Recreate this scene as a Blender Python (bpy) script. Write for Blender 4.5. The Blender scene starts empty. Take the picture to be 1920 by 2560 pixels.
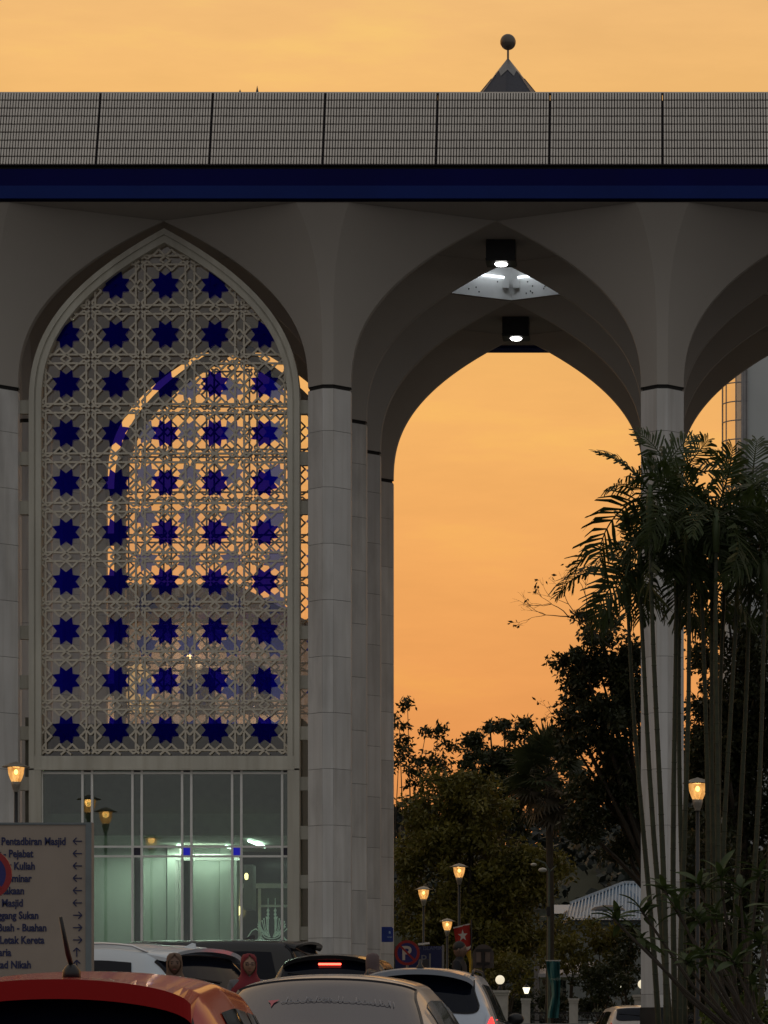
import bpy, bmesh, math, random
import numpy as np
from mathutils import Vector, Matrix, noise
random.seed(7); np.random.seed(7)
R = math.radians
C = bpy.context.scene.collection
SC = bpy.context.scene

# ------------------------------------------------------------------ camera, sky, sun, exposure
F = 8533.0; VX, VY = 1638.0, 2630.0; ZC = 1.5
cd = bpy.data.cameras.new('camera'); cam = bpy.data.objects.new('camera', cd); C.objects.link(cam)
cd.sensor_fit = 'VERTICAL'; cd.sensor_height = 36; cd.sensor_width = 27; cd.lens = F/2560*36
cd.shift_x = -(VX-960)/2560; cd.shift_y = (VY-1280)/2560
cd.clip_start = 0.3; cd.clip_end = 6000
cam.location = (0, 0, ZC); cam.rotation_euler = (R(90), 0, 0)
SC.camera = cam
SC.view_settings.view_transform = 'Standard'; SC.view_settings.look = 'None'
SC.view_settings.exposure = 0; SC.view_settings.gamma = 1
try: SC.view_settings.use_curve_mapping = False
except Exception: pass

SUN_EL, SUN_AZ = 2.0, -18.0      # the sun has just gone behind the hill, beyond the portico
w = bpy.data.worlds.new('World'); SC.world = w; w.use_nodes = True
N = w.node_tree.nodes; Lk = w.node_tree.links; N.clear()
out = N.new('ShaderNodeOutputWorld'); bg = N.new('ShaderNodeBackground'); bg.inputs[1].default_value = 1.0
Lk.new(bg.outputs[0], out.inputs[0])
tc = N.new('ShaderNodeTexCoord'); nv = N.new('ShaderNodeVectorMath'); nv.operation = 'NORMALIZE'
Lk.new(tc.outputs['Generated'], nv.inputs[0])
sp = N.new('ShaderNodeSeparateXYZ'); Lk.new(nv.outputs[0], sp.inputs[0])
def ramp(nodes, stops, interp='LINEAR'):
    r = nodes.new('ShaderNodeValToRGB'); r.color_ramp.interpolation = interp
    e = r.color_ramp.elements
    while len(e) < len(stops): e.new(0.5)
    for el, (p, c) in zip(e, stops): el.position = p; el.color = (*c, 1)
    return r
rw = ramp(N, [(0.0, (.50,.17,.07)), (.085, (.77,.295,.085)), (.135, (.85,.375,.108)), (.20, (.885,.455,.135)), (.27, (.89,.495,.165)), (.34, (.80,.46,.20)), (.55, (.55,.42,.30)), (1.0, (.36,.365,.38))])
Lk.new(sp.outputs['Z'], rw.inputs[0])
re = ramp(N, [(0.0, (.285,.275,.28)), (.3, (.315,.30,.285)), (1.0, (.36,.365,.38))])
Lk.new(sp.outputs['Z'], re.inputs[0])
dt = N.new('ShaderNodeVectorMath'); dt.operation = 'DOT_PRODUCT'
dt.inputs[1].default_value = (math.sin(R(SUN_AZ)), math.cos(R(SUN_AZ)), 0); Lk.new(nv.outputs[0], dt.inputs[0])
mr = N.new('ShaderNodeMapRange'); mr.interpolation_type = 'SMOOTHERSTEP'
mr.inputs['From Min'].default_value = -.35; mr.inputs['From Max'].default_value = .92
Lk.new(dt.outputs['Value'], mr.inputs['Value'])
mx = N.new('ShaderNodeMixRGB'); Lk.new(mr.outputs[0], mx.inputs[0]); Lk.new(re.outputs[0], mx.inputs[1]); Lk.new(rw.outputs[0], mx.inputs[2])
# thin streaks of cloud
mp = N.new('ShaderNodeMapping'); mp.inputs['Scale'].default_value = (7, 7, 34); mp.inputs['Rotation'].default_value = (0, R(-6), 0)
Lk.new(nv.outputs[0], mp.inputs[0])
nz = N.new('ShaderNodeTexNoise'); nz.inputs['Scale'].default_value = 1.6; nz.inputs['Detail'].default_value = 6; nz.inputs['Roughness'].default_value = .6
Lk.new(mp.outputs[0], nz.inputs['Vector'])
cr = ramp(N, [(.38, (.94,.935,.94)), (.56, (1,1,1)), (.74, (1.05,1.13,.98))]); Lk.new(nz.outputs[0], cr.inputs[0])
ml = N.new('ShaderNodeMixRGB'); ml.blend_type = 'MULTIPLY'; ml.inputs[0].default_value = 1
Lk.new(mx.outputs[0], ml.inputs[1]); Lk.new(cr.outputs[0], ml.inputs[2])
sky = N.new('ShaderNodeTexSky'); sky.sky_type = 'NISHITA'; sky.sun_disc = False
sky.sun_elevation = R(SUN_EL); sky.sun_rotation = R(SUN_AZ); sky.dust_density = 4
sm = N.new('ShaderNodeMixRGB'); sm.blend_type = 'ADD'; sm.inputs[0].default_value = .005
Lk.new(ml.outputs[0], sm.inputs[1]); Lk.new(sky.outputs[0], sm.inputs[2]); Lk.new(sm.outputs[0], bg.inputs[0])
sl = bpy.data.lights.new('sun', 'SUN'); so = bpy.data.objects.new('sun', sl); C.objects.link(so)
sl.energy = .10; sl.color = (1, .62, .32); sl.angle = R(12)
so.rotation_euler = Vector((math.sin(R(SUN_AZ)), math.cos(R(SUN_AZ)), math.tan(R(SUN_EL)))).to_track_quat('Z', 'Y').to_euler()

# ------------------------------------------------------------------ helpers
def W(px, py, Y):                                     # place of a photographed point at distance Y
    return Vector(((px-VX)/F*Y, Y, ZC+(VY-py)/F*Y))
GP = [(-60,-.3),(0,0),(15,.36),(21,.48),(30,.70),(38,.9),(46,1.1),(58,1.5),(64,1.75),(78,1.75),(86,1.2),(140,1.2),(200,2.5),(4000,2.5)]
def ground(Y): return float(np.interp(Y, [a for a,b in GP], [b for a,b in GP]))

MATS = {}
def mat(name, col, rough=.6, metal=0, var=.12, scale=6, bump=.0, bscale=40, emit=None, estr=0, spec=.5, coat=0, trans=0, streak=0, alpha=1, wld=False, crough=.03):
    if name in MATS: return MATS[name]
    m = bpy.data.materials.new(name); m.use_nodes = True
    n = m.node_tree.nodes; l = m.node_tree.links; b = n['Principled BSDF']
    b.inputs['Roughness'].default_value = rough; b.inputs['Metallic'].default_value = metal
    b.inputs['Specular IOR Level'].default_value = spec; b.inputs['Coat Weight'].default_value = coat
    b.inputs['Transmission Weight'].default_value = trans; b.inputs['Alpha'].default_value = alpha
    b.inputs['Coat Roughness'].default_value = crough
    b.inputs['Base Color'].default_value = (*col, 1)
    t = n.new('ShaderNodeTexCoord')
    if var:
        z = n.new('ShaderNodeTexNoise'); z.inputs['Scale'].default_value = scale; z.inputs['Detail'].default_value = 5
        src = n.new('ShaderNodeNewGeometry').outputs['Position'] if wld else t.outputs['Object']
        if streak:
            g = n.new('ShaderNodeMapping'); g.inputs['Scale'].default_value = (1, 1, 1/streak); l.new(src, g.inputs[0]); l.new(g.outputs[0], z.inputs['Vector'])
        else: l.new(src, z.inputs['Vector'])
        lo = tuple(c*(1-var) for c in col); hi = tuple(min(1, c*(1+var)) for c in col)
        r = ramp(n, [(.3, lo), (.7, hi)]); l.new(z.outputs[0], r.inputs[0]); l.new(r.outputs[0], b.inputs['Base Color'])
        if wld:                                        # each piece its own tone, and streaky grime over all
            oi = n.new('ShaderNodeObjectInfo'); r2 = ramp(n, [(0, (.88,.88,.88)), (1, (1,1,1))]); l.new(oi.outputs['Random'], r2.inputs[0])
            g2 = n.new('ShaderNodeMapping'); g2.inputs['Scale'].default_value = (5,5,.22); l.new(src, g2.inputs[0]); z3 = n.new('ShaderNodeTexNoise'); z3.inputs['Scale'].default_value = 1.5; z3.inputs['Detail'].default_value = 7; l.new(g2.outputs[0], z3.inputs['Vector'])
            r3 = ramp(n, [(.34, (.87,.855,.83)), (.56, (1,1,1))]); l.new(z3.outputs[0], r3.inputs[0])
            m1 = n.new('ShaderNodeMixRGB'); m1.blend_type = 'MULTIPLY'; m1.inputs[0].default_value = 1; m2_ = n.new('ShaderNodeMixRGB'); m2_.blend_type = 'MULTIPLY'; m2_.inputs[0].default_value = 1
            l.new(r.outputs[0], m1.inputs[1]); l.new(r2.outputs[0], m1.inputs[2]); l.new(m1.outputs[0], m2_.inputs[1]); l.new(r3.outputs[0], m2_.inputs[2]); l.new(m2_.outputs[0], b.inputs['Base Color'])
        if rough > .15:
            q = n.new('ShaderNodeMapRange'); q.inputs['To Min'].default_value = max(.02, rough-.1); q.inputs['To Max'].default_value = min(1, rough+.1)
            l.new(z.outputs[0], q.inputs[0]); l.new(q.outputs[0], b.inputs['Roughness'])
    if bump:
        z2 = n.new('ShaderNodeTexNoise'); z2.inputs['Scale'].default_value = bscale; z2.inputs['Detail'].default_value = 4; l.new(t.outputs['Object'], z2.inputs['Vector'])
        bp = n.new('ShaderNodeBump'); bp.inputs['Strength'].default_value = bump; bp.inputs['Distance'].default_value = .02
        l.new(z2.outputs[0], bp.inputs['Height']); l.new(bp.outputs[0], b.inputs['Normal'])
    if emit: b.inputs['Emission Color'].default_value = (*emit, 1); b.inputs['Emission Strength'].default_value = estr
    MATS[name] = m; return m

def leafmat(name, col, col2, trans=.25, scale=1.2):
    if name in MATS: return MATS[name]
    m = bpy.data.materials.new(name); m.use_nodes = True
    n = m.node_tree.nodes; l = m.node_tree.links; n.clear()
    o = n.new('ShaderNodeOutputMaterial'); d = n.new('ShaderNodeBsdfPrincipled'); d.inputs['Roughness'].default_value = .5; d.inputs['Specular IOR Level'].default_value = .35
    tr = n.new('ShaderNodeBsdfTranslucent'); s = n.new('ShaderNodeMixShader'); s.inputs[0].default_value = trans
    t = n.new('ShaderNodeTexCoord'); z = n.new('ShaderNodeTexNoise'); z.inputs['Scale'].default_value = scale; z.inputs['Detail'].default_value = 6; z.inputs['Roughness'].default_value = .7
    l.new(t.outputs['Object'], z.inputs['Vector'])
    r = ramp(n, [(.32, col), (.68, col2)]); l.new(z.outputs[0], r.inputs[0])
    l.new(r.outputs[0], d.inputs['Base Color']); l.new(r.outputs[0], tr.inputs['Color'])
    l.new(d.outputs[0], s.inputs[1]); l.new(tr.outputs[0], s.inputs[2]); l.new(s.outputs[0], o.inputs[0])
    MATS[name] = m; return m

def glassmat(name, tint, gloss=.12, rough=.01, gcol=(1,1,1)):
    """thin pane: tinted see-through plus a Fresnel reflection"""
    if name in MATS: return MATS[name]
    m = bpy.data.materials.new(name); m.use_nodes = True
    n = m.node_tree.nodes; l = m.node_tree.links; n.clear()
    o = n.new('ShaderNodeOutputMaterial'); a = n.new('ShaderNodeBsdfTransparent'); a.inputs[0].default_value = (*tint, 1)
    g = n.new('ShaderNodeBsdfGlossy'); g.inputs['Roughness'].default_value = rough; g.inputs['Color'].default_value = (*gcol, 1)
    fr = n.new('ShaderNodeFresnel'); fr.inputs['IOR'].default_value = 1.5
    ad = n.new('ShaderNodeMath'); ad.operation = 'ADD'; ad.inputs[1].default_value = gloss; l.new(fr.outputs[0], ad.inputs[0])
    s = n.new('ShaderNodeMixShader'); l.new(ad.outputs[0], s.inputs[0]); l.new(a.outputs[0], s.inputs[1]); l.new(g.outputs[0], s.inputs[2]); l.new(s.outputs[0], o.inputs[0])
    MATS[name] = m; return m

class MB:
    def __init__(s): s.v = []; s.f = []
    def add(s, vs, fs):
        k = len(s.v); s.v += [tuple(x) for x in vs]; s.f += [tuple(i+k for i in f) for f in fs]; return s
    def box(s, a, b, rot=None, about=None):
        x0,y0,z0 = a; x1,y1,z1 = b
        vs = [Vector(p) for p in ((x0,y0,z0),(x1,y0,z0),(x1,y1,z0),(x0,y1,z0),(x0,y0,z1),(x1,y0,z1),(x1,y1,z1),(x0,y1,z1))]
        if rot is not None:
            c = Vector(about) if about is not None else (Vector(a)+Vector(b))/2
            vs = [rot @ (v-c)+c for v in vs]
        return s.add(vs, [(0,3,2,1),(4,5,6,7),(0,1,5,4),(1,2,6,5),(2,3,7,6),(3,0,4,7)])
    def bar(s, p, q, w_, d, up=(0,1,0)):               # rectangular bar: w_ across, d along 'up'
        p = Vector(p); q = Vector(q); t = (q-p)
        if t.length < 1e-6: return s
        t.normalize(); u = Vector(up); u = (u - t*u.dot(t)).normalized(); n = t.cross(u)
        vs = []
        for c in (p, q):
            for a, b in ((-1,-1),(1,-1),(1,1),(-1,1)): vs.append(c + n*(a*w_/2) + u*(b*d/2))
        return s.add(vs, [(0,1,2,3),(7,6,5,4),(0,4,5,1),(1,5,6,2),(2,6,7,3),(3,7,4,0)])
    def tube(s, pts, rs, n=8, cap=True):
        pts = [Vector(p) for p in pts]
        if not hasattr(rs, '__len__'): rs = [rs]*len(pts)
        k0 = len(s.v); ref = Vector((0,0,1)); prev = None
        for i, p in enumerate(pts):
            t = (pts[min(i+1,len(pts)-1)]-pts[max(i-1,0)])
            t = t.normalized() if t.length > 1e-9 else Vector((0,0,1))
            if prev is None:
                u = Vector((1,0,0)) if abs(t.x) < .9 else Vector((0,1,0))
            else: u = prev
            u = (u - t*u.dot(t)).normalized(); prev = u; v = t.cross(u)
            for j in range(n):
                a = 2*math.pi*j/n; s.v.append(tuple(p + (u*math.cos(a)+v*math.sin(a))*rs[i]))
        for i in range(len(pts)-1):
            for j in range(n):
                a = k0+i*n+j; b = k0+i*n+(j+1)%n; s.f.append((a, b, b+n, a+n))
        if cap: s.f.append(tuple(k0+j for j in reversed(range(n)))); s.f.append(tuple(k0+(len(pts)-1)*n+j for j in range(n)))
        return s
    def lathe(s, prof, c=(0,0,0), n=16, axis='z', start=0.0):
        k0 = len(s.v)
        for r, h in prof:
            for j in range(n):
                a = 2*math.pi*j/n + start; x, y = r*math.cos(a), r*math.sin(a)
                p = (x, y, h) if axis == 'z' else ((h, x, y) if axis == 'x' else (x, h, y))
                s.v.append((p[0]+c[0], p[1]+c[1], p[2]+c[2]))
        for i in range(len(prof)-1):
            for j in range(n):
                a = k0+i*n+j; b = k0+i*n+(j+1)%n; s.f.append((a, b, b+n, a+n))
        s.f.append(tuple(k0+j for j in reversed(range(n)))); s.f.append(tuple(k0+(len(prof)-1)*n+j for j in range(n)))
        return s
    def prism(s, poly, y0, y1):                        # poly in xz, extruded along y
        n = len(poly); k = len(s.v)
        s.v += [(p[0], y0, p[1]) for p in poly] + [(p[0], y1, p[1]) for p in poly]
        s.f.append(tuple(range(k, k+n))); s.f.append(tuple(range(k+2*n-1, k+n-1, -1)))
        for i in range(n): j = (i+1) % n; s.f.append((k+j, k+i, k+n+i, k+n+j))
        return s
    def ball(s, c, r, n=12, sq=(1,1,1)):
        prof = [(max(1e-4, r*math.sin(math.pi*i/n)), -r*math.cos(math.pi*i/n)) for i in range(n+1)]
        k = len(s.v); s.lathe(prof, (0,0,0), max(8, n+4))
        for i in range(k, len(s.v)): v = s.v[i]; s.v[i] = (v[0]*sq[0]+c[0], v[1]*sq[1]+c[1], v[2]*sq[2]+c[2])
        return s
    def mesh(s, name, m, smooth=False, off=(0,0,0)):
        me = bpy.data.meshes.new(name); ox, oy, oz = off
        me.from_pydata([(a-ox, b-oy, c-oz) for a, b, c in s.v], [], s.f)
        if m: me.materials.append(m)
        if smooth: me.shade_smooth()
        return me
    def build(s, name, m, parent=None, smooth=False, world=False, kind=None):
        off = wloc(parent) if (world and parent) else (0,0,0)
        return link(name, s.mesh(name, m, smooth, off), parent, kind)

def wloc(o):
    p = Vector((0,0,0))
    while o: p += o.location; o = o.parent
    return p
def link(name, me, parent=None, kind=None, loc=None, rot=None):
    o = bpy.data.objects.new(name, me); C.objects.link(o); o.parent = parent
    if kind: o['kind'] = kind
    if loc is not None: o.location = loc
    if rot is not None: o.rotation_euler = rot
    return o
def tag(o, label, cat, group=None):
    o['label'] = label; o['category'] = cat
    if group: o['group'] = group
    return o
def thing(name, label, cat, loc=(0,0,0), rz=0, group=None):
    o = bpy.data.objects.new(name, None); C.objects.link(o); o.empty_display_size = .2
    o.location = loc; o.rotation_euler = (0,0,rz); return tag(o, label, cat, group)
def copy_tree(o, parent=None):
    c = o.copy(); C.objects.link(c); c.parent = parent
    for ch in o.children: copy_tree(ch, c)
    return c
def bulkmesh(name, verts, faces4, m):
    me = bpy.data.meshes.new(name); nv_, nf = len(verts), len(faces4)
    me.vertices.add(nv_); me.vertices.foreach_set('co', np.asarray(verts, dtype=np.float32).ravel())
    me.loops.add(nf*4); me.loops.foreach_set('vertex_index', np.asarray(faces4, dtype=np.int32).ravel())
    me.polygons.add(nf); me.polygons.foreach_set('loop_start', np.arange(nf, dtype=np.int32)*4)
    try: me.polygons.foreach_set('loop_total', np.full(nf, 4, dtype=np.int32))
    except Exception: pass
    me.update(calc_edges=True); me.validate()
    if m: me.materials.append(m)
    return me
def text(name, body, size, M, m, parent=None, align='CENTER', bold=0, xs=1, world=False, depth=.002, shear=0):
    cu = bpy.data.curves.new(name, 'FONT'); cu.body = body; cu.size = size; cu.align_x = align; cu.offset = bold; cu.extrude = depth; cu.shear = shear
    cu.resolution_u = 3
    t = bpy.data.objects.new(name, cu); C.objects.link(t)
    me = bpy.data.meshes.new_from_object(t.evaluated_get(bpy.context.evaluated_depsgraph_get())); 
    bpy.data.objects.remove(t)
    # text stands in the xz plane, facing -y
    base = Matrix(((xs,0,0,0),(0,0,-1,0),(0,1,0,0),(0,0,0,1)))
    me.transform(M @ base)
    if world and parent: me.transform(Matrix.Translation(-wloc(parent)))
    me.materials.clear(); me.materials.append(m)
    return link(name, me, parent)
T = Matrix.Translation

# ------------------------------------------------------------------ materials
STONE = mat('pale_stone', (.63,.62,.595), .5, var=.12, scale=1.4, streak=2.2, bump=.12, bscale=30, wld=True)
STONE2 = mat('pale_stone_veined', (.60,.59,.565), .5, var=.16, scale=3.5, streak=3, bump=.12, bscale=30, wld=True)
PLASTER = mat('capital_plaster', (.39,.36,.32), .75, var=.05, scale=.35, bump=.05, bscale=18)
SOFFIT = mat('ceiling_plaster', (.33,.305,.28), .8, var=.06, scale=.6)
WHITE = mat('white_paint', (.66,.66,.64), .5, var=.08, scale=3)
FRAME = mat('arch_frame_stone', (.54,.52,.44), .55, var=.14, scale=1.6, streak=3, bump=.1, wld=True)
BLACK = mat('black_metal', (.012,.012,.013), .4, var=.2)
GROOVE = mat('dark_groove', (.012,.011,.010), .8, var=.2)
NAVY = mat('navy_fascia', (.002,.003,.070), .6, var=.1, scale=.8, spec=.08)
NAVY2 = mat('navy_fascia_lower', (.009,.022,.135), .6, var=.1, scale=.8, spec=.08)
TILEM = mat('parapet_tile', (.70,.65,.58), .6, var=.06, scale=2)
BACK = mat('parapet_backing', (.018,.014,.016), .9, var=.2)
LATT = mat('lattice_paint', (.58,.53,.43), .55, var=.10, scale=2)
BLUEG = glassmat('blue_star_glass', (.13,.12,.85), .0, .15, (.02,.02,.25))
BACKLITG = glassmat('backlit_star_glass', (.30,.42,1.0), .04, .3, (.3,.25,.4))  # same glass as the blue stars; paler tint stands in for backlight
SCREENG = glassmat('screen_glass', (.96,.94,.92), .055, .02)

# ------------------------------------------------------------------ ground
xs_ = sorted(set([-3000,-900,-400,-200,-120]+list(range(-80,81,4))+[120,200,400,900,3000]))
ys_ = sorted(set([-60,-30]+list(range(0,100,3))+[110,125,140,160,180,200,260,400,800,1600,4000]))
g = MB(); nx = len(xs_)
for y in ys_:
    for x in xs_: g.v.append((x, y, ground(y)))
for j in range(len(ys_)-1):
    for i in range(nx-1): a = j*nx+i; g.f.append((a, a+1, a+1+nx, a+nx))
gm = mat('asphalt', (.05,.05,.052), .85, var=.25, scale=.6, bump=.3, bscale=60)
o = g.build('ground', gm, smooth=True, kind='structure')
lw = MB()
for (x0,x1,y0,y1) in ((-40,40,86.5,140),(-60,-14,100,180),(6,60,86.5,180)):
    n_ = 20
    for k in range(n_):
        ya = y0+(y1-y0)*k/n_; yb = y0+(y1-y0)*(k+1)/n_; b_ = len(lw.v)
        lw.v += [(x0,ya,ground(ya)+.03+.001*x0/60),(x1,ya,ground(ya)+.03+.001*x0/60),(x1,yb,ground(yb)+.03+.001*x0/60),(x0,yb,ground(yb)+.03+.001*x0/60)]; lw.f.append((b_,b_+1,b_+2,b_+3))
lw.build('lawn', mat('lawn_green', (.03,.05,.012), .9, var=.3, scale=1, bump=.4), kind='structure')
mk = MB()                                           # parking bay lines on the asphalt
for k in range(7):
    x = -11+2.6*k; b_ = len(mk.v)
    for (xa,ya) in ((x,23),(x+.1,23),(x+.1,28.5),(x,28.5)): mk.v.append((xa,ya,ground(ya)+.012))
    mk.f.append((b_,b_+1,b_+2,b_+3))
mk.build('painted_markings', mat('road_paint', (.7,.7,.68), .7), kind='structure')
pv = MB(); pv.box((-26,60.4,.9),(-1.2,63.2,ground(61)+.13+.25)).box((-4.6,49,.7),(-1.9,52,ground(50)+.12))
pv.build('pavement', mat('concrete_paving', (.30,.29,.27), .8, var=.15), kind='structure')

# ------------------------------------------------------------------ portico
Wb = 6.427; Rb = 3.54; YR = [66+Rb*k for k in range(4)]; XC = [-12.716+Wb*k for k in range(-1,4)]
ZB = 2.35; ZG = 1.77; ZS = 14.26; ZT = 17.565; OV = 1.49; CA = .414; CC = .105
def prof_u(v): return v**2.45
plat = MB(); plat.box((XC[0]-3, 63.2, .8), (XC[-1]+3.5, 80, ZG)); plat.box((XC[0]-3.3, 62.8, .7), (XC[-1]+3.8, 63.199, ZG-.12)); plat.box((XC[0]-3.3,80.001,.7),(XC[-1]+3.8,80.4,ZG-.12))
po = thing('portico', 'long white stone portico of pointed arches under a navy fascia and tiled parapet', 'portico', (0, 66, ZB))
plat.build('plinth', mat('granite_plinth', (.20,.195,.19), .5, var=.2, scale=5), po, world=True)

def octo(wx, wy, c, fy0=None, fy1=None):
    pts = [(wx,-c),(wx,c),(c,wy),(-c,wy),(-wx,c),(-wx,-c),(-c,-wy),(c,-wy)]
    return [(x, min(max(y, fy0 if fy0 is not None else -99), fy1 if fy1 is not None else 99)) for x, y in pts]
def capital_mb(row):
    fy0 = fy1 = None
    m = MB(); nl = 26
    rings = []
    for i in range(nl+1):
        v = i/nl; u = prof_u(v)
        wx = CA+(Wb/2-CA)*u; wy = CA+(Rb/2-CA)*u
        oc = octo(wx, wy, CC*(1-.65*u**1.5))
        if row != 1:                                   # the outer side reaches only as far as the fascia, with a wider tip
            wo = CA+(OV-.02-CA)*u; cf = CC+(.50-CC)*u**1.6
            if row == 0: oc[6] = (-cf,-wo); oc[7] = (cf,-wo)
            else: oc[2] = (cf,wo); oc[3] = (-cf,wo)
        rings.append([(x, y, ZS+.07+(ZT-ZS-.07)*v) for x, y in oc])
    for k in range(8):                                 # each facet keeps its own vertices: smooth along, crisp between
        for sub in range(1):
            b0 = len(m.v); a, b = k, (k+1) % 8; nseg = 4 if k % 2 else 1
            for r in rings:
                for q in range(nseg+1):
                    t = q/nseg; m.v.append(tuple(r[a][i]*(1-t)+r[b][i]*t for i in range(3)))
            for i in range(nl):
                for q in range(nseg): j = b0+i*(nseg+1)+q; m.f.append((j, j+1, j+nseg+2, j+nseg+1))
    return m
# smooth shading on facets that share no vertices leaves the creases between them crisp
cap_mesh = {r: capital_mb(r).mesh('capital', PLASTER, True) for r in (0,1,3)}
core = MB(); a_ = CA-.014
pts8 = octo(a_, a_, CC-.005)
b0 = len(core.v)
for z in (ZB, ZS): core.v += [(x, y, z) for x, y in pts8]
for k in range(8): core.f.append((k, (k+1)%8, (k+1)%8+8, k+8))
core_me = core.mesh('shaft', mat('joint_mortar', (.10,.095,.09), .9))
bm_ = MB(); pb = octo(CA+.02, CA+.02, CC+.01); bm_.v += [(x,y,ZG) for x,y in pb]+[(x,y,ZB+.01) for x,y in pb]
for k in range(8): bm_.f.append((k,(k+1)%8,(k+1)%8+8,k+8))
bm_.f.append(tuple(range(8,16))); base_me = bm_.mesh('base', mat('black_granite', (.012,.016,.016), .3, var=.3))
ring = MB(); pr = octo(CA-.03, CA-.03, CC-.01); ring.v += [(x,y,ZS-.005) for x,y in pr]+[(x,y,ZS+.075) for x,y in pr]
for k in range(8): ring.f.append((k,(k+1)%8,(k+1)%8+8,k+8))
ring_me = ring.mesh('dark_band', GROOVE)
full = octo(CA, CA, CC)
CH = 1.083; z0c = 9.11-7*CH
courses = []
z = z0c
while z < ZS-.02:
    za = max(z, ZB); zb = min(z+CH, ZS-.005)
    if zb-za > .05: courses.append((za, zb))
    z += CH
def panel_mb(k, h, m=None, z=0):                        # stone panel on facet k, standing 14 mm proud of the core
    m = m or MB(); p, q = Vector((*full[k],0)), Vector((*full[(k+1)%8],0)); t = (q-p).normalized(); n = Vector((t.y,-t.x,0))
    p2 = p+t*.0025; q2 = q-t*.0025; d = .014
    lo = z+.004; hi = z+h-.004
    vs = [p2+Vector((0,0,lo)), q2+Vector((0,0,lo)), q2+Vector((0,0,hi)), p2+Vector((0,0,hi))]
    vs += [v-n*d for v in vs]
    return m.add(vs, [(0,1,2,3),(0,4,5,1),(1,5,6,2),(2,6,7,3),(3,7,4,0)])
pan = {}
def get_panel(k, h, alt):
    key = (k, round(h,3), alt)
    if key not in pan: pan[key] = panel_mb(k, h).mesh('stone_panel', STONE2 if alt else STONE)
    return pan[key]
FRONT = [5,6,7]                                         # facets turned to the camera: front-left, front, front-right
for ri, yr in enumerate(YR):
    for ci, xc in enumerate(XC):
        co = link('column', None, po, loc=(xc, yr-66, -ZB))
        link('base', base_me, co); link('shaft', core_me, co); link('dark_band', ring_me, co)
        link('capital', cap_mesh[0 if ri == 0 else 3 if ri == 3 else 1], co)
        single = FRONT if ((ri == 0 and ci in (1,2,3)) or (ci == 2)) else []
        rest = MB()
        for ki in range(8):
            for zi, (za, zb) in enumerate(courses):
                if ki in single:
                    link('stone_panel', get_panel(ki, zb-za, random.random() < .4), co, loc=(random.uniform(-.001,.001), random.uniform(-.002,.002), za))
                else: panel_mb(ki, zb-za, rest, za)
        rest.build('cladding', STONE, co, kind='stuff')
# ceiling between the capitals, with open wells in the middle bays
ce = MB(); zc_ = ZT+.004
X0, X1 = XC[0]-Wb/2, XC[-1]+Wb/2
ce.add([(X0,YR[0]-OV,zc_),(X1,YR[0]-OV,zc_),(X1,YR[1],zc_),(X0,YR[1],zc_)], [(0,1,2,3)])
ce.add([(X0,YR[2],zc_),(X1,YR[2],zc_),(X1,YR[3]+OV,zc_),(X0,YR[3]+OV,zc_)], [(0,1,2,3)])
ym = (YR[1]+YR[2])/2
bays = [XC[0]-Wb/2]+[(XC[i]+XC[i+1])/2 for i in range(len(XC)-1)]+[XC[-1]+Wb/2]
for k in range(len(bays)-1):
    xl, xr = XC[0]-Wb/2+Wb*k-Wb/2+Wb/2, 0
for xm in [(XC[i]+XC[i+1])/2 for i in range(len(XC)-1)]:
    xl, xr = xm-Wb/2, xm+Wb/2; q = Wb/2-.25; p_ = Rb/2-.13
    for cx, cy in ((xl,YR[1]),(xr,YR[1]),(xr,YR[2]),(xl,YR[2])):
        mx1 = (xm-q if cx < xm else xm+q, ym); my1 = (xm, ym-p_ if cy < ym else ym+p_)
        ce.add([(cx,cy,zc_),(cx,ym,zc_),(mx1[0],ym,zc_),(xm,my1[1],zc_),(xm,cy,zc_)], [(0,1,2,3,4)])
ce.add([(X0,YR[1],zc_),(XC[0],YR[1],zc_),(XC[0],YR[2],zc_),(X0,YR[2],zc_)], [(0,1,2,3)])
ce.add([(XC[-1],YR[1],zc_),(X1,YR[1],zc_),(X1,YR[2],zc_),(XC[-1],YR[2],zc_)], [(0,1,2,3)])
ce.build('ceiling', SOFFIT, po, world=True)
rf = MB()
rf.box((X0,YR[0]-OV+1.0,ZT+2.0),(X1,YR[3]+OV-1.0,ZT+2.2))
rf.build('roof_deck', mat('roof_concrete', (.3,.29,.28), .8), po, world=True)
# fascia, both long sides
def fascia(y, sgn):
    a = MB(); a.box((X0,min(y,y+sgn*.5),17.635 if sgn > 0 else 17.50),(X1,max(y,y+sgn*.5),17.875)); a.build('fascia_lower', NAVY2, po, world=True)
    b = MB(); y2 = y+sgn*.04; b.box((X0,min(y2,y2+sgn*.4),17.8785),(X1,max(y2,y2+sgn*.4),18.20)); b.build('fascia', NAVY, po, world=True)
    c = MB(); y3 = y+sgn*.12; c.box((X0,min(y3,y3+sgn*.3),18.2035),(X1,max(y3,y3+sgn*.3),18.262)); c.build('shadow_gap', GROOVE, po, world=True)
fascia(64.51, 1); fascia(YR[3]+OV, -1)
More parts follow.
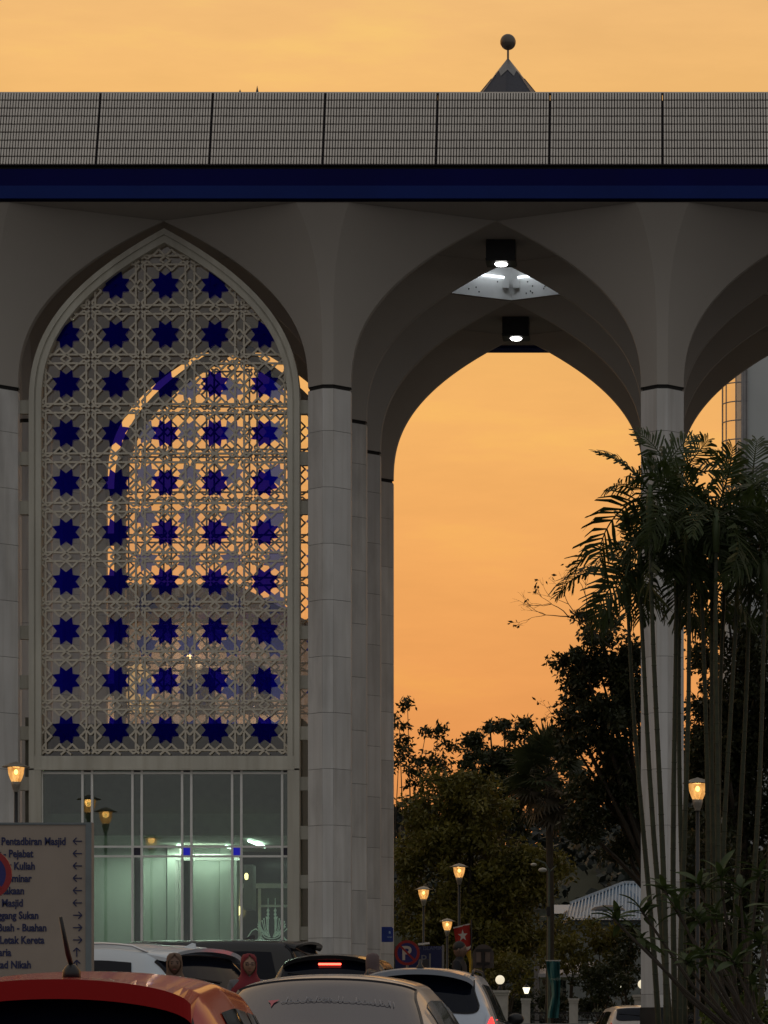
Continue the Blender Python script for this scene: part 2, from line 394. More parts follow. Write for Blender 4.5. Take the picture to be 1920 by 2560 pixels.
# parapet of small tiles, sloping back, in panels a third of a bay wide
PW = Wb/3; ZP0, ZP1, SET = 18.265, 19.79, .57
def parapet_panel():
    m = MB(); nt, nr = 40, 9; L_ = math.hypot(ZP1-ZP0, SET); tilt = math.atan2(SET, ZP1-ZP0)
    tw = (PW-.034)/nt; th = L_/nr
    for i in range(nt):
        for j in range(nr):
            s0 = j*th+.014; s1 = (j+1)*th-.014; j_ = random.uniform(-.003,.003)
            x0 = -PW/2+.017+i*tw+tw*.19; x1 = x0+tw*.62
            P = lambda x, s_, d: (x, s_*math.sin(tilt)-d*math.cos(tilt), s_*math.cos(tilt)+d*math.sin(tilt))
            d1 = .03+j_
            m.add([P(x0,s0,0),P(x1,s0,0),P(x1,s1,0),P(x0,s1,0),P(x0,s0,d1),P(x1,s0,d1),P(x1,s1,d1),P(x0,s1,d1)], [(4,5,6,7),(0,1,5,4),(1,2,6,5),(2,3,7,6),(3,0,4,7)])
    return m
bk = MB(); e = .012; tl = math.atan2(SET, ZP1-ZP0)
bk.add([(-PW/2+.005,0,0),(PW/2-.005,0,0),(PW/2-.005,SET,ZP1-ZP0),(-PW/2+.005,SET,ZP1-ZP0),(-PW/2+.005,.15,0),(PW/2-.005,.15,0),(PW/2-.005,SET+.12,ZP1-ZP0),(-PW/2+.005,SET+.12,ZP1-ZP0)],
       [(0,1,2,3),(5,4,7,6),(3,2,6,7),(0,3,7,4),(1,5,6,2)])
bk_me = bk.mesh('parapet_panel', BACK)
tile_me = [parapet_panel().mesh('tile_field', TILEM) for _ in range(3)]
npan = int(round((X1-X0)/PW))
for k in range(npan+1):
    xx = X0+PW*k
    p = link('parapet_panel', bk_me, po, loc=(xx, 64.51-66+.02, ZP0-ZB)); t_ = link('tile_field', tile_me[k%3], p, kind='stuff')
    p = link('parapet_panel', bk_me, po, loc=(xx, YR[3]+OV-66-.02, ZP0-ZB), rot=(0,0,math.pi)); link('tile_field', tile_me[k%3], p, kind='stuff')
cop = MB(); cop.box((X0,64.53+SET,ZP1+.001),(X1,64.53+SET+.16,ZP1+.022)); cop.build('coping', TILEM, po, world=True)
bj = MB(); bj.box((X0,65.3,18.27),(X1,65.36,19.7)); bj.build('parapet_backing', BACK, po, world=True)
for k, (px, hh) in enumerate(((643,.16),(600,.09))):
    m = MB(); q = W(px,232,65.3); m.lathe([(.035,19.75),(.035,19.83),(.001,19.83+hh)],(q.x,65.3,0),6); m.build('roof_spike', BLACK, po, world=True)
# lit wells and their pyramid caps
for k, xm in enumerate([(XC[i]+XC[i+1])/2 for i in range(len(XC)-1)]):
    if k not in (1,2,3): continue
    we = MB(); q = Wb/2-.25; p_ = Rb/2-.13; zt = ZT+1.9
    cs = [(xm-q,ym),(xm,ym-p_),(xm+q,ym),(xm,ym+p_)]
    for i in range(4):
        a, b = cs[i], cs[(i+1)%4]; we.add([(*a,zc_),(*b,zc_),(*b,zt),(*a,zt)], [(0,1,2,3)])
    we.add([(*c_,zt) for c_ in cs], [(0,1,2,3)])
    ww = we.build('light_well', WHITE, po, world=True)
    if k != 2: continue
    far = Vector((xm, ym+p_, 0))
    for sgn in (-1, 1):
        side = Vector((xm+sgn*q, ym, 0)); d = (side-far).normalized(); nrm = Vector((0,-1,0)); nrm = (nrm-d*nrm.dot(d)).normalized()
        tb = MB(); a = far+d*(.22)+nrm*.09; b = far+d*(.92)+nrm*.09; zz = ZT+.45
        tb.tube([(a.x,a.y,zz),(b.x,b.y,zz)], .024, 8)
        tb.build('light_tube', mat('tube_light', (1,1,1), .5, var=0, emit=(.86,.93,1), estr=3.2), ww, world=True)
        fx = MB(); c1 = far+d*.16+nrm*.06; fx.box((c1.x-.07,c1.y-.05,zz-.22),(c1.x+.07,c1.y+.03,zz-.04)); fx.build('tube_bracket', WHITE, ww, world=True)
        dots = MB()
        for _ in range(14 if sgn > 0 else 4):
            t = random.uniform(.3,1.2); c1 = far+d*t+nrm*.004; zq = ZT+random.uniform(.08,.35); dots.box((c1.x-.012,c1.y-.004,zq),(c1.x+.012,c1.y+.004,zq+.03))
        dots.build('damp_spots', GROOVE, ww, world=True, kind='stuff')
    la = bpy.data.lights.new('well_light', 'AREA'); la.energy = 9.0; la.color = (.85,.92,1); la.shape = 'RECTANGLE'; la.size = 1.2; la.size_y = .2
    lo_ = bpy.data.objects.new('well_light', la); C.objects.link(lo_); lo_.location = (xm, ym+.35, ZT+1.2); lo_.rotation_euler = (0,0,0)
def pyramid(xm):
    s_ = thing('roof_pyramid', 'dark eight sided pyramid cap with a pale metal tip and ball on the portico roof', 'spire', (xm, ym, ZT+2.2))
    H = 22.25; kx = .60/.73
    def rr(z): return (H-z)*kx
    m = MB(); zb = ZT+2.2; n=8
    m.lathe([(rr(zb), zb-zb),(rr(21.95), 21.95-zb)], (0,0,0), 8, start=-math.pi/2)
    m.build('pyramid_roof', mat('slate_blue_sheet', (.035,.036,.05), .45, metal=.3, var=.15), s_)
    c_ = MB(); vs = []; zr, zm = 22.02-zb, 21.90-zb      # cap: lower at face centres
    b0 = len(c_.v); c_.v.append((0,0,22.275-zb))
    for j in range(16):
        a = -math.pi/2+j*math.pi/8; zz = (21.95 if j%2==0 else 21.80); r_ = rr(zz)*(1 if j%2==0 else math.cos(math.pi/8))+.012; c_.v.append((r_*math.cos(a), r_*math.sin(a), zz-zb))
    for j in range(16): c_.f.append((0, 1+j, 1+(j+1)%16))
    c_.build('metal_tip', mat('zinc_tip', (.24,.23,.22), .4, metal=.6, var=.1), s_)
    f_ = MB(); f_.tube([(0,0,22.18-zb),(0,0,22.45-zb)], .022, 8); f_.build('finial_rod', mat('bronze', (.13,.11,.09), .35, metal=.7), s_)
    g_ = MB(); g_.ball((0,0,22.60-zb), .165, 16); g_.build('finial_ball', mat('bronze', (0,0,0)), s_, smooth=True)
    sm_ = MB()
    for j in range(8):
        a = -math.pi/2+j*math.pi/4; r0 = rr(zb)-.005; r1 = rr(21.83)-.005; sm_.bar((r0*math.cos(a),r0*math.sin(a),0),(r1*math.cos(a),r1*math.sin(a),21.83-zb),.025,.02)
    sm_.build('roof_ridge', mat('slate_blue_sheet', (0,0,0)), s_)
pyramid((XC[2]+XC[3])/2)
# downlight boxes
def downlight(px, py, yc, w_, h_, label):
    s_ = thing('ceiling_downlight', label, 'ceiling light', (W(px,0,yc).x, yc, ZT), 0, 'black box downlights under the portico ceiling')
    b = MB(); b.box((-w_/2,-w_/2,-h_),(w_/2,w_/2,.0)); b.build('housing', BLACK, s_)
    tr_ = MB(); tr_.box((-w_/2-.012,-w_/2-.012,-h_+.03),(w_/2+.012,w_/2+.012,-h_+.05)); tr_.build('trim', BLACK, s_)
    l_ = MB(); l_.lathe([(.01,-h_-.035),(.10,-h_-.03),(.13,-h_-.002),(.13,-h_+.002)],(0,0,0),20); l_.build('lamp_lens', mat('downlight_lens', (1,1,1), .4, var=0, emit=(1,.98,.92), estr=14), s_, smooth=True)
    la = bpy.data.lights.new('downlight', 'SPOT'); la.energy = 60; la.spot_size = R(80); la.spot_blend = .6; la.color = (1,.97,.9); la.shadow_soft_size = .1
    lo_ = bpy.data.objects.new('downlight', la); C.objects.link(lo_); lo_.location = (W(px,0,yc).x, yc, ZT-h_-.08)
downlight(1253, 625, YR[0]+Rb/2, .58, .42, 'front black box light hanging from the ceiling above the lit white well')
downlight(1290, 820, YR[2]+Rb/2, .58, .42, 'rear black box light hanging just over the top of the orange sky opening')

# ------------------------------------------------------------------ arch screens with lattice and blue stars
CELL = .962; U = CELL/620.0
def arch_curve(half, zs, zt, n=22, zb=None):           # right-hand half from the bottom to the apex
    pts = [(half, zb)] if zb is not None else []
    for i in range(n+1):
        v = i/n; pts.append((half*(1-prof_u(v)), zs+(zt-zs)*v))
    return pts
HO, HI = 2.62, 2.385
def offset_in(pts, d):
    o_ = []
    for i, p in enumerate(pts):
        a = Vector(pts[max(i-1,0)]); b = Vector(pts[min(i+1,len(pts)-1)]); t = (b-a).normalized(); n = Vector((-t.y, t.x))
        q = Vector(p)+n*d; o_.append((q.x, q.y))
    # stop at the centre line
    k = len(o_)-1
    while k > 0 and o_[k][0] < 0: k -= 1
    if k < len(o_)-1:
        a, b = o_[k], o_[k+1]; t = a[0]/(a[0]-b[0]); o_ = o_[:k+1]+[(0, a[1]+(b[1]-a[1])*t)]
    else: o_[-1] = (0, o_[-1][1])
    return o_
ZSP, ZAP = 14.0, 17.44; ZL0 = 7.23
outer = arch_curve(HO, ZSP, ZAP, 26, ZL0-.27)
def resample(pts, n):
    L_ = [0]
    for a, b in zip(pts, pts[1:]): L_.append(L_[-1]+math.hypot(b[0]-a[0], b[1]-a[1]))
    return [(float(np.interp(s_, L_, [p[0] for p in pts])), float(np.interp(s_, L_, [p[1] for p in pts]))) for s_ in np.linspace(0, L_[-1], n)]
def band(m, r_out, r_in, y0, y1):                      # ring between two half-curves, mirrored
    n = 60; A = resample(r_out, n); B = resample(r_in, n)
    for sg in (1, -1):
        k = len(m.v)
        for a, b in zip(A, B): m.v += [(sg*a[0],y0,a[1]),(sg*b[0],y0,b[1]),(sg*a[0],y1,a[1]),(sg*b[0],y1,b[1])]
        for i in range(n-1):
            j = k+4*i
            fs = [(j,j+1,j+5,j+4),(j+3,j+2,j+6,j+7),(j+2,j,j+4,j+6),(j+1,j+3,j+7,j+5)]
            m.f += fs if sg > 0 else [tuple(reversed(f)) for f in fs]
inner = offset_in(outer, HO-HI); mid1 = offset_in(outer, .10); mid2 = offset_in(outer, .135)
half_planes = []                                       # convex clip region inside the frame
ip = [p for p in resample(inner, 40)]
for sg in (1, -1):
    for a, b in zip(ip, ip[1:]):
        t = Vector((sg*(b[0]-a[0]), b[1]-a[1])).normalized(); n = Vector((-t.y, t.x)) if sg > 0 else Vector((t.y, -t.x))
        half_planes.append((n.x, n.y, n.x*sg*a[0]+n.y*a[1]))
half_planes.append((0, 1, ZL0))
def clip_seg(p, q):
    t0, t1 = 0.0, 1.0
    for nx_, ny_, c_ in half_planes:
        dp = nx_*p[0]+ny_*p[1]-c_; dq = nx_*q[0]+ny_*q[1]-c_
        if dp < 0 and dq < 0: return None
        if dp < 0: t0 = max(t0, dp/(dp-dq))
        elif dq < 0: t1 = min(t1, dp/(dp-dq))
    if t1-t0 < 1e-3: return None
    L_ = lambda t: (p[0]+(q[0]-p[0])*t, p[1]+(q[1]-p[1])*t)
    return L_(t0), L_(t1)
def clip_poly(poly):
    for nx_, ny_, c_ in half_planes:
        o_ = []
        for i in range(len(poly)):
            p, q = poly[i], poly[(i+1)%len(poly)]; dp = nx_*p[0]+ny_*p[1]-c_; dq = nx_*q[0]+ny_*q[1]-c_
            if dp >= 0: o_.append(p)
            if dp*dq < 0: t = dp/(dp-dq); o_.append((p[0]+(q[0]-p[0])*t, p[1]+(q[1]-p[1])*t))
        poly = o_
        if len(poly) < 3: return []
    return poly
base_seg = [((-155,255),(155,255)), ((-155,255),(-75,175)), ((155,255),(75,175)),
            ((-75,175),(-66,196)), ((-66,196),(0,255)), ((75,175),(66,196)), ((66,196),(0,255)), ((0,255),(-64,310)), ((0,255),(64,310))]
kite = [((253,158),(253,262)), ((253,172),(296,222)), ((296,222),(272,262)), ((272,262),(253,262)), ((253,262),(296,296))]
kite += [((b_,a_),(d_,c_)) for ((a_,b_),(c_,d_)) in kite]
kite2 = [((-a_,b_),(-c_,d_)) for ((a_,b_),(c_,d_)) in kite]
SEGS = []
for k in range(4):
    c_, s_ = (1,0,-1,0)[k], (0,1,0,-1)[k]
    for seg in base_seg: SEGS.append(tuple((x*c_-y*s_, x*s_+y*c_) for x, y in seg))
for k in (0, 2):
    c_, s_ = (1,0,-1,0)[k], (0,1,0,-1)[k]
    for seg in kite+kite2: SEGS.append(tuple((x*c_-y*s_, x*s_+y*c_) for x, y in seg))
BW = .036
def cell_mb(cx, cz, clip):
    m = MB()
    for i, (p, q) in enumerate(SEGS):
        p = (p[0]*U, p[1]*U); q = (q[0]*U, q[1]*U)
        if clip:
            r_ = clip_seg((p[0]+cx,p[1]+cz), (q[0]+cx,q[1]+cz))
            if not r_: continue
            p = (r_[0][0]-cx, r_[0][1]-cz); q = (r_[1][0]-cx, r_[1][1]-cz)
        d = .045+.0007*(i%7); m.bar((p[0],0,p[1]),(q[0],0,q[1]), BW, d)
    return m
star_pts = []
for k in range(8):
    a = R(22.5+45*k); star_pts.append((.292*math.cos(a), .292*math.sin(a)))
    a = R(45+45*k); star_pts.append((.182*math.cos(a), .182*math.sin(a)))
full_cell = cell_mb(0,0,False).mesh('lattice_panel', LATT)
sm0 = MB(); sm0.prism(star_pts, -.006, .006); star_me = sm0.mesh('star_pane', BLUEG); star_me2 = sm0.mesh('star_pane', BACKLITG)
rimm = MB()
for i in range(16): p, q = star_pts[i], star_pts[(i+1)%16]; rimm.bar((p[0],0,p[1]),(q[0],0,q[1]), .012, .03)
def inside(x, z): return all(a*x+b*z-c_ >= -1e-6 for a, b, c_ in half_planes)
bracket_me = MB().box((-.105,-.07,-.13),(.105,.07,.13)).mesh('side_bracket', FRAME)
def arch_screen(xc, yc, label, front):
    s_ = thing('arch_screen', label, 'lattice screen', (xc, yc, ZB), 0, 'lattice screens filling the arches')
    m = MB(); band(m, outer, mid1, -.16, .14); band(m, [(x-.001,z) for x,z in mid1], mid2, -.12, .12); band(m, mid2, inner, -.145, .13)
    m.v = [(x, y, z-ZB) for x, y, z in m.v]; m.build('frame', FRAME, s_)
    m = MB(); m.box((-HO+.005,-.14,ZL0-.24-ZB),(HO-.005,.12,ZL0-ZB)); m.box((-HO+.002,-.16,ZL0-.27-ZB),(HO-.002,.13,ZL0-.243-ZB)); m.build('cross_beam', FRAME, s_)
    for zc2 in (14.0,13.0,12.05,9.63,8.67,7.68,6.7,5.75,4.8,3.8):
        for sg in (-1,1): link('side_bracket', bracket_me, s_, loc=(sg*2.71,0,zc2-ZB))
    for sg in (-1,1): m = MB(); m.box((sg*(HO+HI)/2-.117,-.155,0),(sg*(HO+HI)/2+.117,.135,ZL0-.272-ZB)); m.build('jamb', FRAME, s_)
    A_ = resample(inner, 40); m = MB(); k0 = [(x, z-ZB) for x, z in A_]+[(-x, z-ZB) for x, z in reversed(A_[:-1])]
    m.add([(x, .055, z) for x, z in k0], [tuple(range(len(k0)))]); m.build('glazing', SCREENG, s_)
    for r_ in range(11):
        cz = ZC+(VY-(587+123.7*r_))/129.0
        for c_ in range(-2, 3):
            cx = c_*CELL
            ins = all(inside(cx+a*CELL/2, cz+b*CELL/2) for a in (-1,1) for b in (-1,1))
            if ins: link('lattice_panel', full_cell, s_, loc=(cx, 0, cz-ZB))
            else:
                m = cell_mb(cx, cz, True)
                if m.v: link('lattice_panel', m.mesh('lattice_panel', LATT), s_, loc=(cx, 0, cz-ZB))
            if r_ == 0: continue
            sp_ = [(x+cx, z+cz) for x, z in star_pts]
            if all(inside(*p) for p in sp_): link('star_pane', star_me if front else star_me2, s_, loc=(cx, .003, cz-ZB))
            elif abs(c_) < 2 or r_ > 1:
                # a star cut by the arch: fan pieces clipped one by one
                m = MB()
                for i in range(16):
                    tri = clip_poly([(cx,cz), sp_[i], sp_[(i+1)%16]])
                    if len(tri) >= 3: m.prism([(x-cx, z-cz) for x, z in tri], -.006, .006)
                if m.v: link('star_pane', m.mesh('star_pane', BLUEG if front else BACKLITG), s_, loc=(cx,.003,cz-ZB))
    return s_
XB = (XC[1]+XC[2])/2
arch_screen(XB, 66.2, 'pale lattice screen with blue stars filling the big front arch', True)
arch_screen(XB, YR[3], 'second lattice screen seen backlit through the front one, in the rear arch', False)

# ------------------------------------------------------------------ glazed lobby under the front screen
MB().box((XB-HO,66.0,ZG),(XB+HO,72.4,ZB-.003)).build('lobby_base', mat('granite_plinth',(0,0,0)), po, world=True)
lb = thing('glazed_lobby', 'lit glass lobby with green white walls behind white mullions below the lattice screen', 'lobby', (XB, 66.2, ZB))
YG = 66.2
def gx(px): return (px-VX)/F*YG
MUL = mat('mullion_white', (.78,.78,.74), .45, var=.06)
PANE = glassmat('lobby_glass', (.80,.90,.84), .03)
ztop = ZL0-.27
xl_, xr_ = XB-HI, XB+HI
vx = [gx(p) for p in (105.6,207,231,332,355,456,479,581,604,706)]
hz = [ztop-.055, ZC+(VY-2117)/F*YG, ZC+(VY-2141)/F*YG]
for x in vx:
    m = MB(); m.box((x-.022,YG-.05,ZB),(x+.022,YG+.03,ztop)); m.build('mullion', MUL, lb, world=True)
for z in hz+[ZB+.06]:
    m = MB(); m.box((xl_,YG-.043,z-.02),(xr_,YG+.024,z+.02)); m.build('transom', MUL, lb, world=True)
xe = [xl_]+vx+[xr_]; ze = [ZB+.06]+sorted(hz)+[ztop]
for i in range(len(xe)-1):
    for j in range(len(ze)-1):
        x0, x1 = xe[i], xe[i+1]; z0, z1 = ze[j], ze[j+1]
        narrow = (x1-x0) < .25; small = narrow and (z1-z0) < .25
        m = MB(); m.box((x0+.001,YG-.006,z0+.001),(x1-.001,YG+.002,z1-.001))
        mm = PANE
        if small: mm = mat('blue_glass_square', (.004,.006,.22), .3, var=0, emit=(.01,.01,.5), estr=(.5)) if (j == 1 and i in (6,8)) else mat('dark_blue_square', (.006,.007,.03), .3, var=0)
        m.build('glass_pane' if not small else 'blue_pane', mm, lb, world=True)
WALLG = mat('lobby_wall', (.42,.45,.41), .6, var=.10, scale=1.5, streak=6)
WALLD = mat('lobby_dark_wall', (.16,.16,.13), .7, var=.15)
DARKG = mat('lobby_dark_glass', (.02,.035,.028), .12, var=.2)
yb = 70.1; zl = 5.72
def bx(px, Y=70.1): return (px-VX)/F*Y
m = MB(); m.box((xl_-.3,YG+.1,ZB-.001),(xr_+.3,72.4,ZB+.012)); m.build('floor', mat('lobby_floor', (.3,.3,.27), .25), lb, world=True)
m = MB(); m.box((xl_-.25,YG+.35,zl),(xr_+.25,72.4,zl+.08)); m.build('ceiling', mat('lobby_ceiling', (.36,.37,.33), .7), lb, world=True)
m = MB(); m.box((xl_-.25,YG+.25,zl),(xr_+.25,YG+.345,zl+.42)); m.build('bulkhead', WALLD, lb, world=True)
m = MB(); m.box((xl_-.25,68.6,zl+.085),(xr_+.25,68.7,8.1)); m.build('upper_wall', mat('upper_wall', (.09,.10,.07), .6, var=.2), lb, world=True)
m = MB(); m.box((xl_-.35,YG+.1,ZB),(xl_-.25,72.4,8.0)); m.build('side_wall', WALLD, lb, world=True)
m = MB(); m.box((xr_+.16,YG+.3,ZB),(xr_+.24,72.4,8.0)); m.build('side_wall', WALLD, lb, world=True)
# wall panels, left to right, each proud of the next
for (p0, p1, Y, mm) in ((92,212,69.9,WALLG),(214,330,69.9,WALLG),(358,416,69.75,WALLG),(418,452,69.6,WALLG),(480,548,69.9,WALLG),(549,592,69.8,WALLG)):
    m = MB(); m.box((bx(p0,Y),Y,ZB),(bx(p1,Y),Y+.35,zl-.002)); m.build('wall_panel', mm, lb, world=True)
m = MB(); m.box((bx(330),70.3,ZB),(bx(480),70.5,zl)); m.build('dark_recess', DARKG, lb, world=True)
m = MB(); m.box((bx(440,69.4),69.3,ZB),(bx(448,69.4),69.4,zl-.3)); m.box((bx(452,69.4),69.3,ZB),(bx(457,69.4),69.4,zl-.1)); m.box((bx(440,69.4),69.29,zl-.33),(bx(600,69.4),69.4,zl-.2)); m.build('door_surround', MUL, lb, world=True)
m = MB(); m.box((bx(457,69.5),69.45,ZB),(bx(470,69.5),69.5,ZB+1.55)); m.build('dark_doorway', GROOVE, lb, world=True)
m = MB(); m.box((bx(560),72.0,ZB),(bx(760),72.1,zl)); m.build('rear_glass_wall', DARKG, lb, world=True)
m = MB()
m.box((bx(594,71.9),71.85,ZB),(bx(602,71.9),71.9,zl)); m.box((bx(560,71.9),71.86,4.95),(bx(745,71.9),71.9,5.05)); m.box((bx(646,71.9),71.84,ZB),(bx(653,71.9),71.9,4.94)); m.box((bx(653,71.9),71.87,4.55),(bx(745,71.9),71.9,4.6)); m.box((bx(722,71.9),71.87,ZB),(bx(728,71.9),71.9,4.94))
m.build('inner_door_frame', MUL, lb, world=True)
m = MB(); m.box((bx(612,68.5),68.3,4.35),(bx(634,68.5),68.9,5.25)); m.build('hanging_panel', mat('hanging_panel', (.2,.2,.19), .4), lb, world=True)
TUBEM = mat('lobby_tube', (1,1,1), .5, var=0, emit=(.80,1,.88), estr=5)
for (pa, ya, pb, yb2) in ((622,67.4,655,69.2),(645,68.2,662,69.4),(565,69.2,575,69.6),(566,71.2,580,71.6),(445,68.9,452,69.2)):
    m = MB(); a = (bx(pa,ya),ya,zl-.05); b = (bx(pb,yb2),yb2,zl-.05); m.tube([a,b], .03, 8); m.build('fluorescent_tube', TUBEM, lb, world=True)
for (x, y, e_) in ((XB-.9,68.9,14),(XB+.1,69.3,22),(XB+1.5,69.0,9),(XB-1.9,68.9,5)):
    la = bpy.data.lights.new('lobby_light', 'AREA'); la.energy = e_; la.color = (.88,1,.86); la.shape = 'RECTANGLE'; la.size = 1.2; la.size_y = .2
    lo_ = bpy.data.objects.new('lobby_light', la); C.objects.link(lo_); lo_.location = (x,y,zl-.1)
# etched crest on the inner glass
cm = mat('etched_white', (.55,.62,.55), .6, var=0, emit=(.35,.45,.38), estr=.25)
cr_ = MB(); cx0, cz0 = bx(678,71.7), ZC+(VY-2345)/F*71.7; yy = 71.78
def curve2(pts, r_=.012): cr_.tube([(cx0+x, yy, cz0+z) for x, z in pts], r_, 5)
for sg in (-1, 1):
    curve2([(sg*.075,.1),(sg*.075,.62)], .016); curve2([(sg*.075,.62),(sg*.075,.84)], .007)
    for h in (.42,.5,.58): cr_.ball((cx0+sg*.075, yy, cz0+h), .03, 6)
    for k in range(7):
        a = R(20+12*k); L_ = .34-.02*(k%3); curve2([(sg*(.03+.02*k%.05),.02),(sg*L_*.6*math.sin(a)+sg*.03,.12+L_*.3*math.cos(a)),(sg*L_*math.sin(a)*.95,.2+L_*.75*math.cos(a))], .009)
        cr_.ball((cx0+sg*L_*math.sin(a)*.95, yy, cz0+.2+L_*.75*math.cos(a)), .018, 5)
    for k in range(3): curve2([(sg*(.05+.3*math.sin(R(t))*(1-.2*k)), -.1+.12*k*.5-.12*math.cos(R(t))) for t in range(0,150,15)], .010)
for k in range(5): curve2([(.30*math.cos(R(t))*(1-.1*k), -.12+.05*k-.09*math.sin(R(t))) for t in range(0,181,15)], .011)
curve2([(-.62,-.3),(-.55,-.05),(-.42,.15),(-.33,.2)], .012)
cr_.build('etched_crest', cm, lb, world=True)
m = MB(); q = Vector((bx(616,67.6),67.6,4.98)); m.lathe([(.01,-.07),(.035,-.05),(.04,.03),(.02,.06),(.01,.065)],tuple(q),10); m.build('warm_spot', mat('warm_glow', (1,.8,.5), .4, var=0, emit=(1,.72,.32), estr=3), lb, world=True)  # glowing spot stands in for a lamp's reflection by the hanging panel
m = MB(); q = Vector((bx(593,71.6),71.6,ZC+(VY-2277)/F*71.6)); m.lathe([(.01,-.14),(.07,-.06),(.10,.08),(.01,.1)],tuple(q),10); m.build('warm_spot', MATS['warm_glow'], lb, world=True)

# blue notice box on the rear column
nb = thing('notice_box', 'small blue box with white print fixed to the back column beside the sky arch', 'box', W(968,2336,72.4))
m = MB(); m.box((-.12,0,-.16),(.10,.10,.16)); m.box((-.02,-.02,-.155),(.13,-.001,.135)); m.build('box_body', mat('box_blue', (.01,.04,.30), .35), nb)
text('print', 'a', .10, T((.055,-.023,.02)), mat('print_pale', (.45,.6,.75), .5, var=0), nb, bold=.002)
text('print', 'MASJID', .035, T((.055,-.023,-.07)), MATS['print_pale'], nb); 

# ------------------------------------------------------------------ street lamps
HATM = mat('lamp_hat', (.30,.27,.22), .45, metal=.3); POLE = mat('lamp_pole', (.010,.012,.012), .4, var=.2)
GL = mat('lamp_glass', (.9,.62,.30), .35, var=.12, scale=9, emit=(1,.56,.17), estr=.85); BULB = mat('lamp_bulb', (1,.9,.6), .4, var=0, emit=(1,.80,.36), estr=7)
def lamp_glass():
    if 'lamp_glass2' in MATS: return MATS['lamp_glass2']
    m = bpy.data.materials.new('lamp_glass2'); m.use_nodes = True; n = m.node_tree.nodes; l = m.node_tree.links; n.clear()
    o_ = n.new('ShaderNodeOutputMaterial'); a = n.new('ShaderNodeBsdfTransparent'); a.inputs[0].default_value = (1,.78,.45,1)
    b = n.new('ShaderNodeEmission'); b.inputs[0].default_value = (1,.52,.16,1); b.inputs[1].default_value = 1.25
    g_ = n.new('ShaderNodeBsdfGlossy'); g_.inputs['Roughness'].default_value = .1
    t = n.new('ShaderNodeTexCoord'); z_ = n.new('ShaderNodeTexNoise'); z_.inputs['Scale'].default_value = 9; l.new(t.outputs['Object'], z_.inputs[0])
    r_ = ramp(n, [(.35,(.55,.24,.06)),(.7,(1,.55,.18))]); l.new(z_.outputs[0], r_.inputs[0]); l.new(r_.outputs[0], b.inputs[0])
    s1 = n.new('ShaderNodeMixShader'); s1.inputs[0].default_value = .62; l.new(a.outputs[0], s1.inputs[1]); l.new(b.outputs[0], s1.inputs[2])
    s2 = n.new('ShaderNodeMixShader'); s2.inputs[0].default_value = .06; l.new(s1.outputs[0], s2.inputs[1]); l.new(g_.outputs[0], s2.inputs[2]); l.new(s2.outputs[0], o_.inputs[0])
    MATS['lamp_glass2'] = m; return m
def street_lamp(x, y, ztopp, label, light=3.0):
    zb = ground(y)-.02; H = ztopp-zb
    s_ = thing('street_lamp', label, 'street lamp', (x, y, zb), 0, 'glowing street lamps on dark poles')
    m = MB(); m.lathe([(.25,H-.075),(.255,H-.065),(.17,H-.035),(.12,H-.005),(.03,H+.02),(.012,H+.03)],(0,0,0),24); m.build('lamp_hat', HATM, s_, smooth=True)
    m = MB(); k = 20; pr_ = [(.085,H-.335),(.115,H-.27),(.14,H-.19),(.152,H-.078)]
    for r_, h in pr_:
        for j in range(k): a = 2*math.pi*j/k; m.v.append((r_*math.cos(a), r_*math.sin(a), h))
    for i in range(3):
        for j in range(k): a = i*k+j; b = i*k+(j+1)%k; m.f.append((a,b,b+k,a+k))
    m.build('lamp_glass', lamp_glass(), s_, smooth=True)
    m = MB(); m.ball((0,0,H-.16), .036, 10, (1,1,1.3)); m.build('bulb', BULB, s_, smooth=True)
    m = MB(); m.lathe([(.088,H-.34),(.08,H-.40),(.062,H-.47),(.045,H-.50),(.05,H-.52),(.035,H-.53)],(0,0,0),16); m.build('lamp_collar', HATM, s_, smooth=True)
    m = MB(); m.lathe([(.10,0),(.10,.12),(.07,.16),(.06,.8),(.045,.85),(.034,H-.52)],(0,0,0),12); m.build('pole', POLE, s_, smooth=True)
    la = bpy.data.lights.new('lamp_light', 'POINT'); la.energy = light; la.color = (1,.62,.25); la.shadow_soft_size = .08
    lo_ = bpy.data.objects.new('lamp_light', la); C.objects.link(lo_); lo_.location = (x, y, ztopp-.13)
for (px, pyt, Y, lab) in ((40,1908,62.2,'street lamp in front of the left edge column, above the direction board'),
                          (1744,1948,56.8,'street lamp among the palm stems to the right of the white column'),
                          (1148,2161,88,'tallest of the three lamps before the dark tree, above the red flag'),
                          (1059,2218,96,'lamp nearest the column, second tallest of the three by the tree'),
                          (1118,2298,104,'lowest lamp of the three by the tree, just left of the red flag'),
                          ):
    q = W(px, pyt, Y); street_lamp(q.x, Y, q.z, lab, 5)
street_lamp(-12.3, 56, 6.95, 'street lamp left of the view that shows as a spot in the lobby glass')
street_lamp(-12.66, 46.6, 6.95, 'nearer street lamp left of the view, reflected low in the lobby glass')

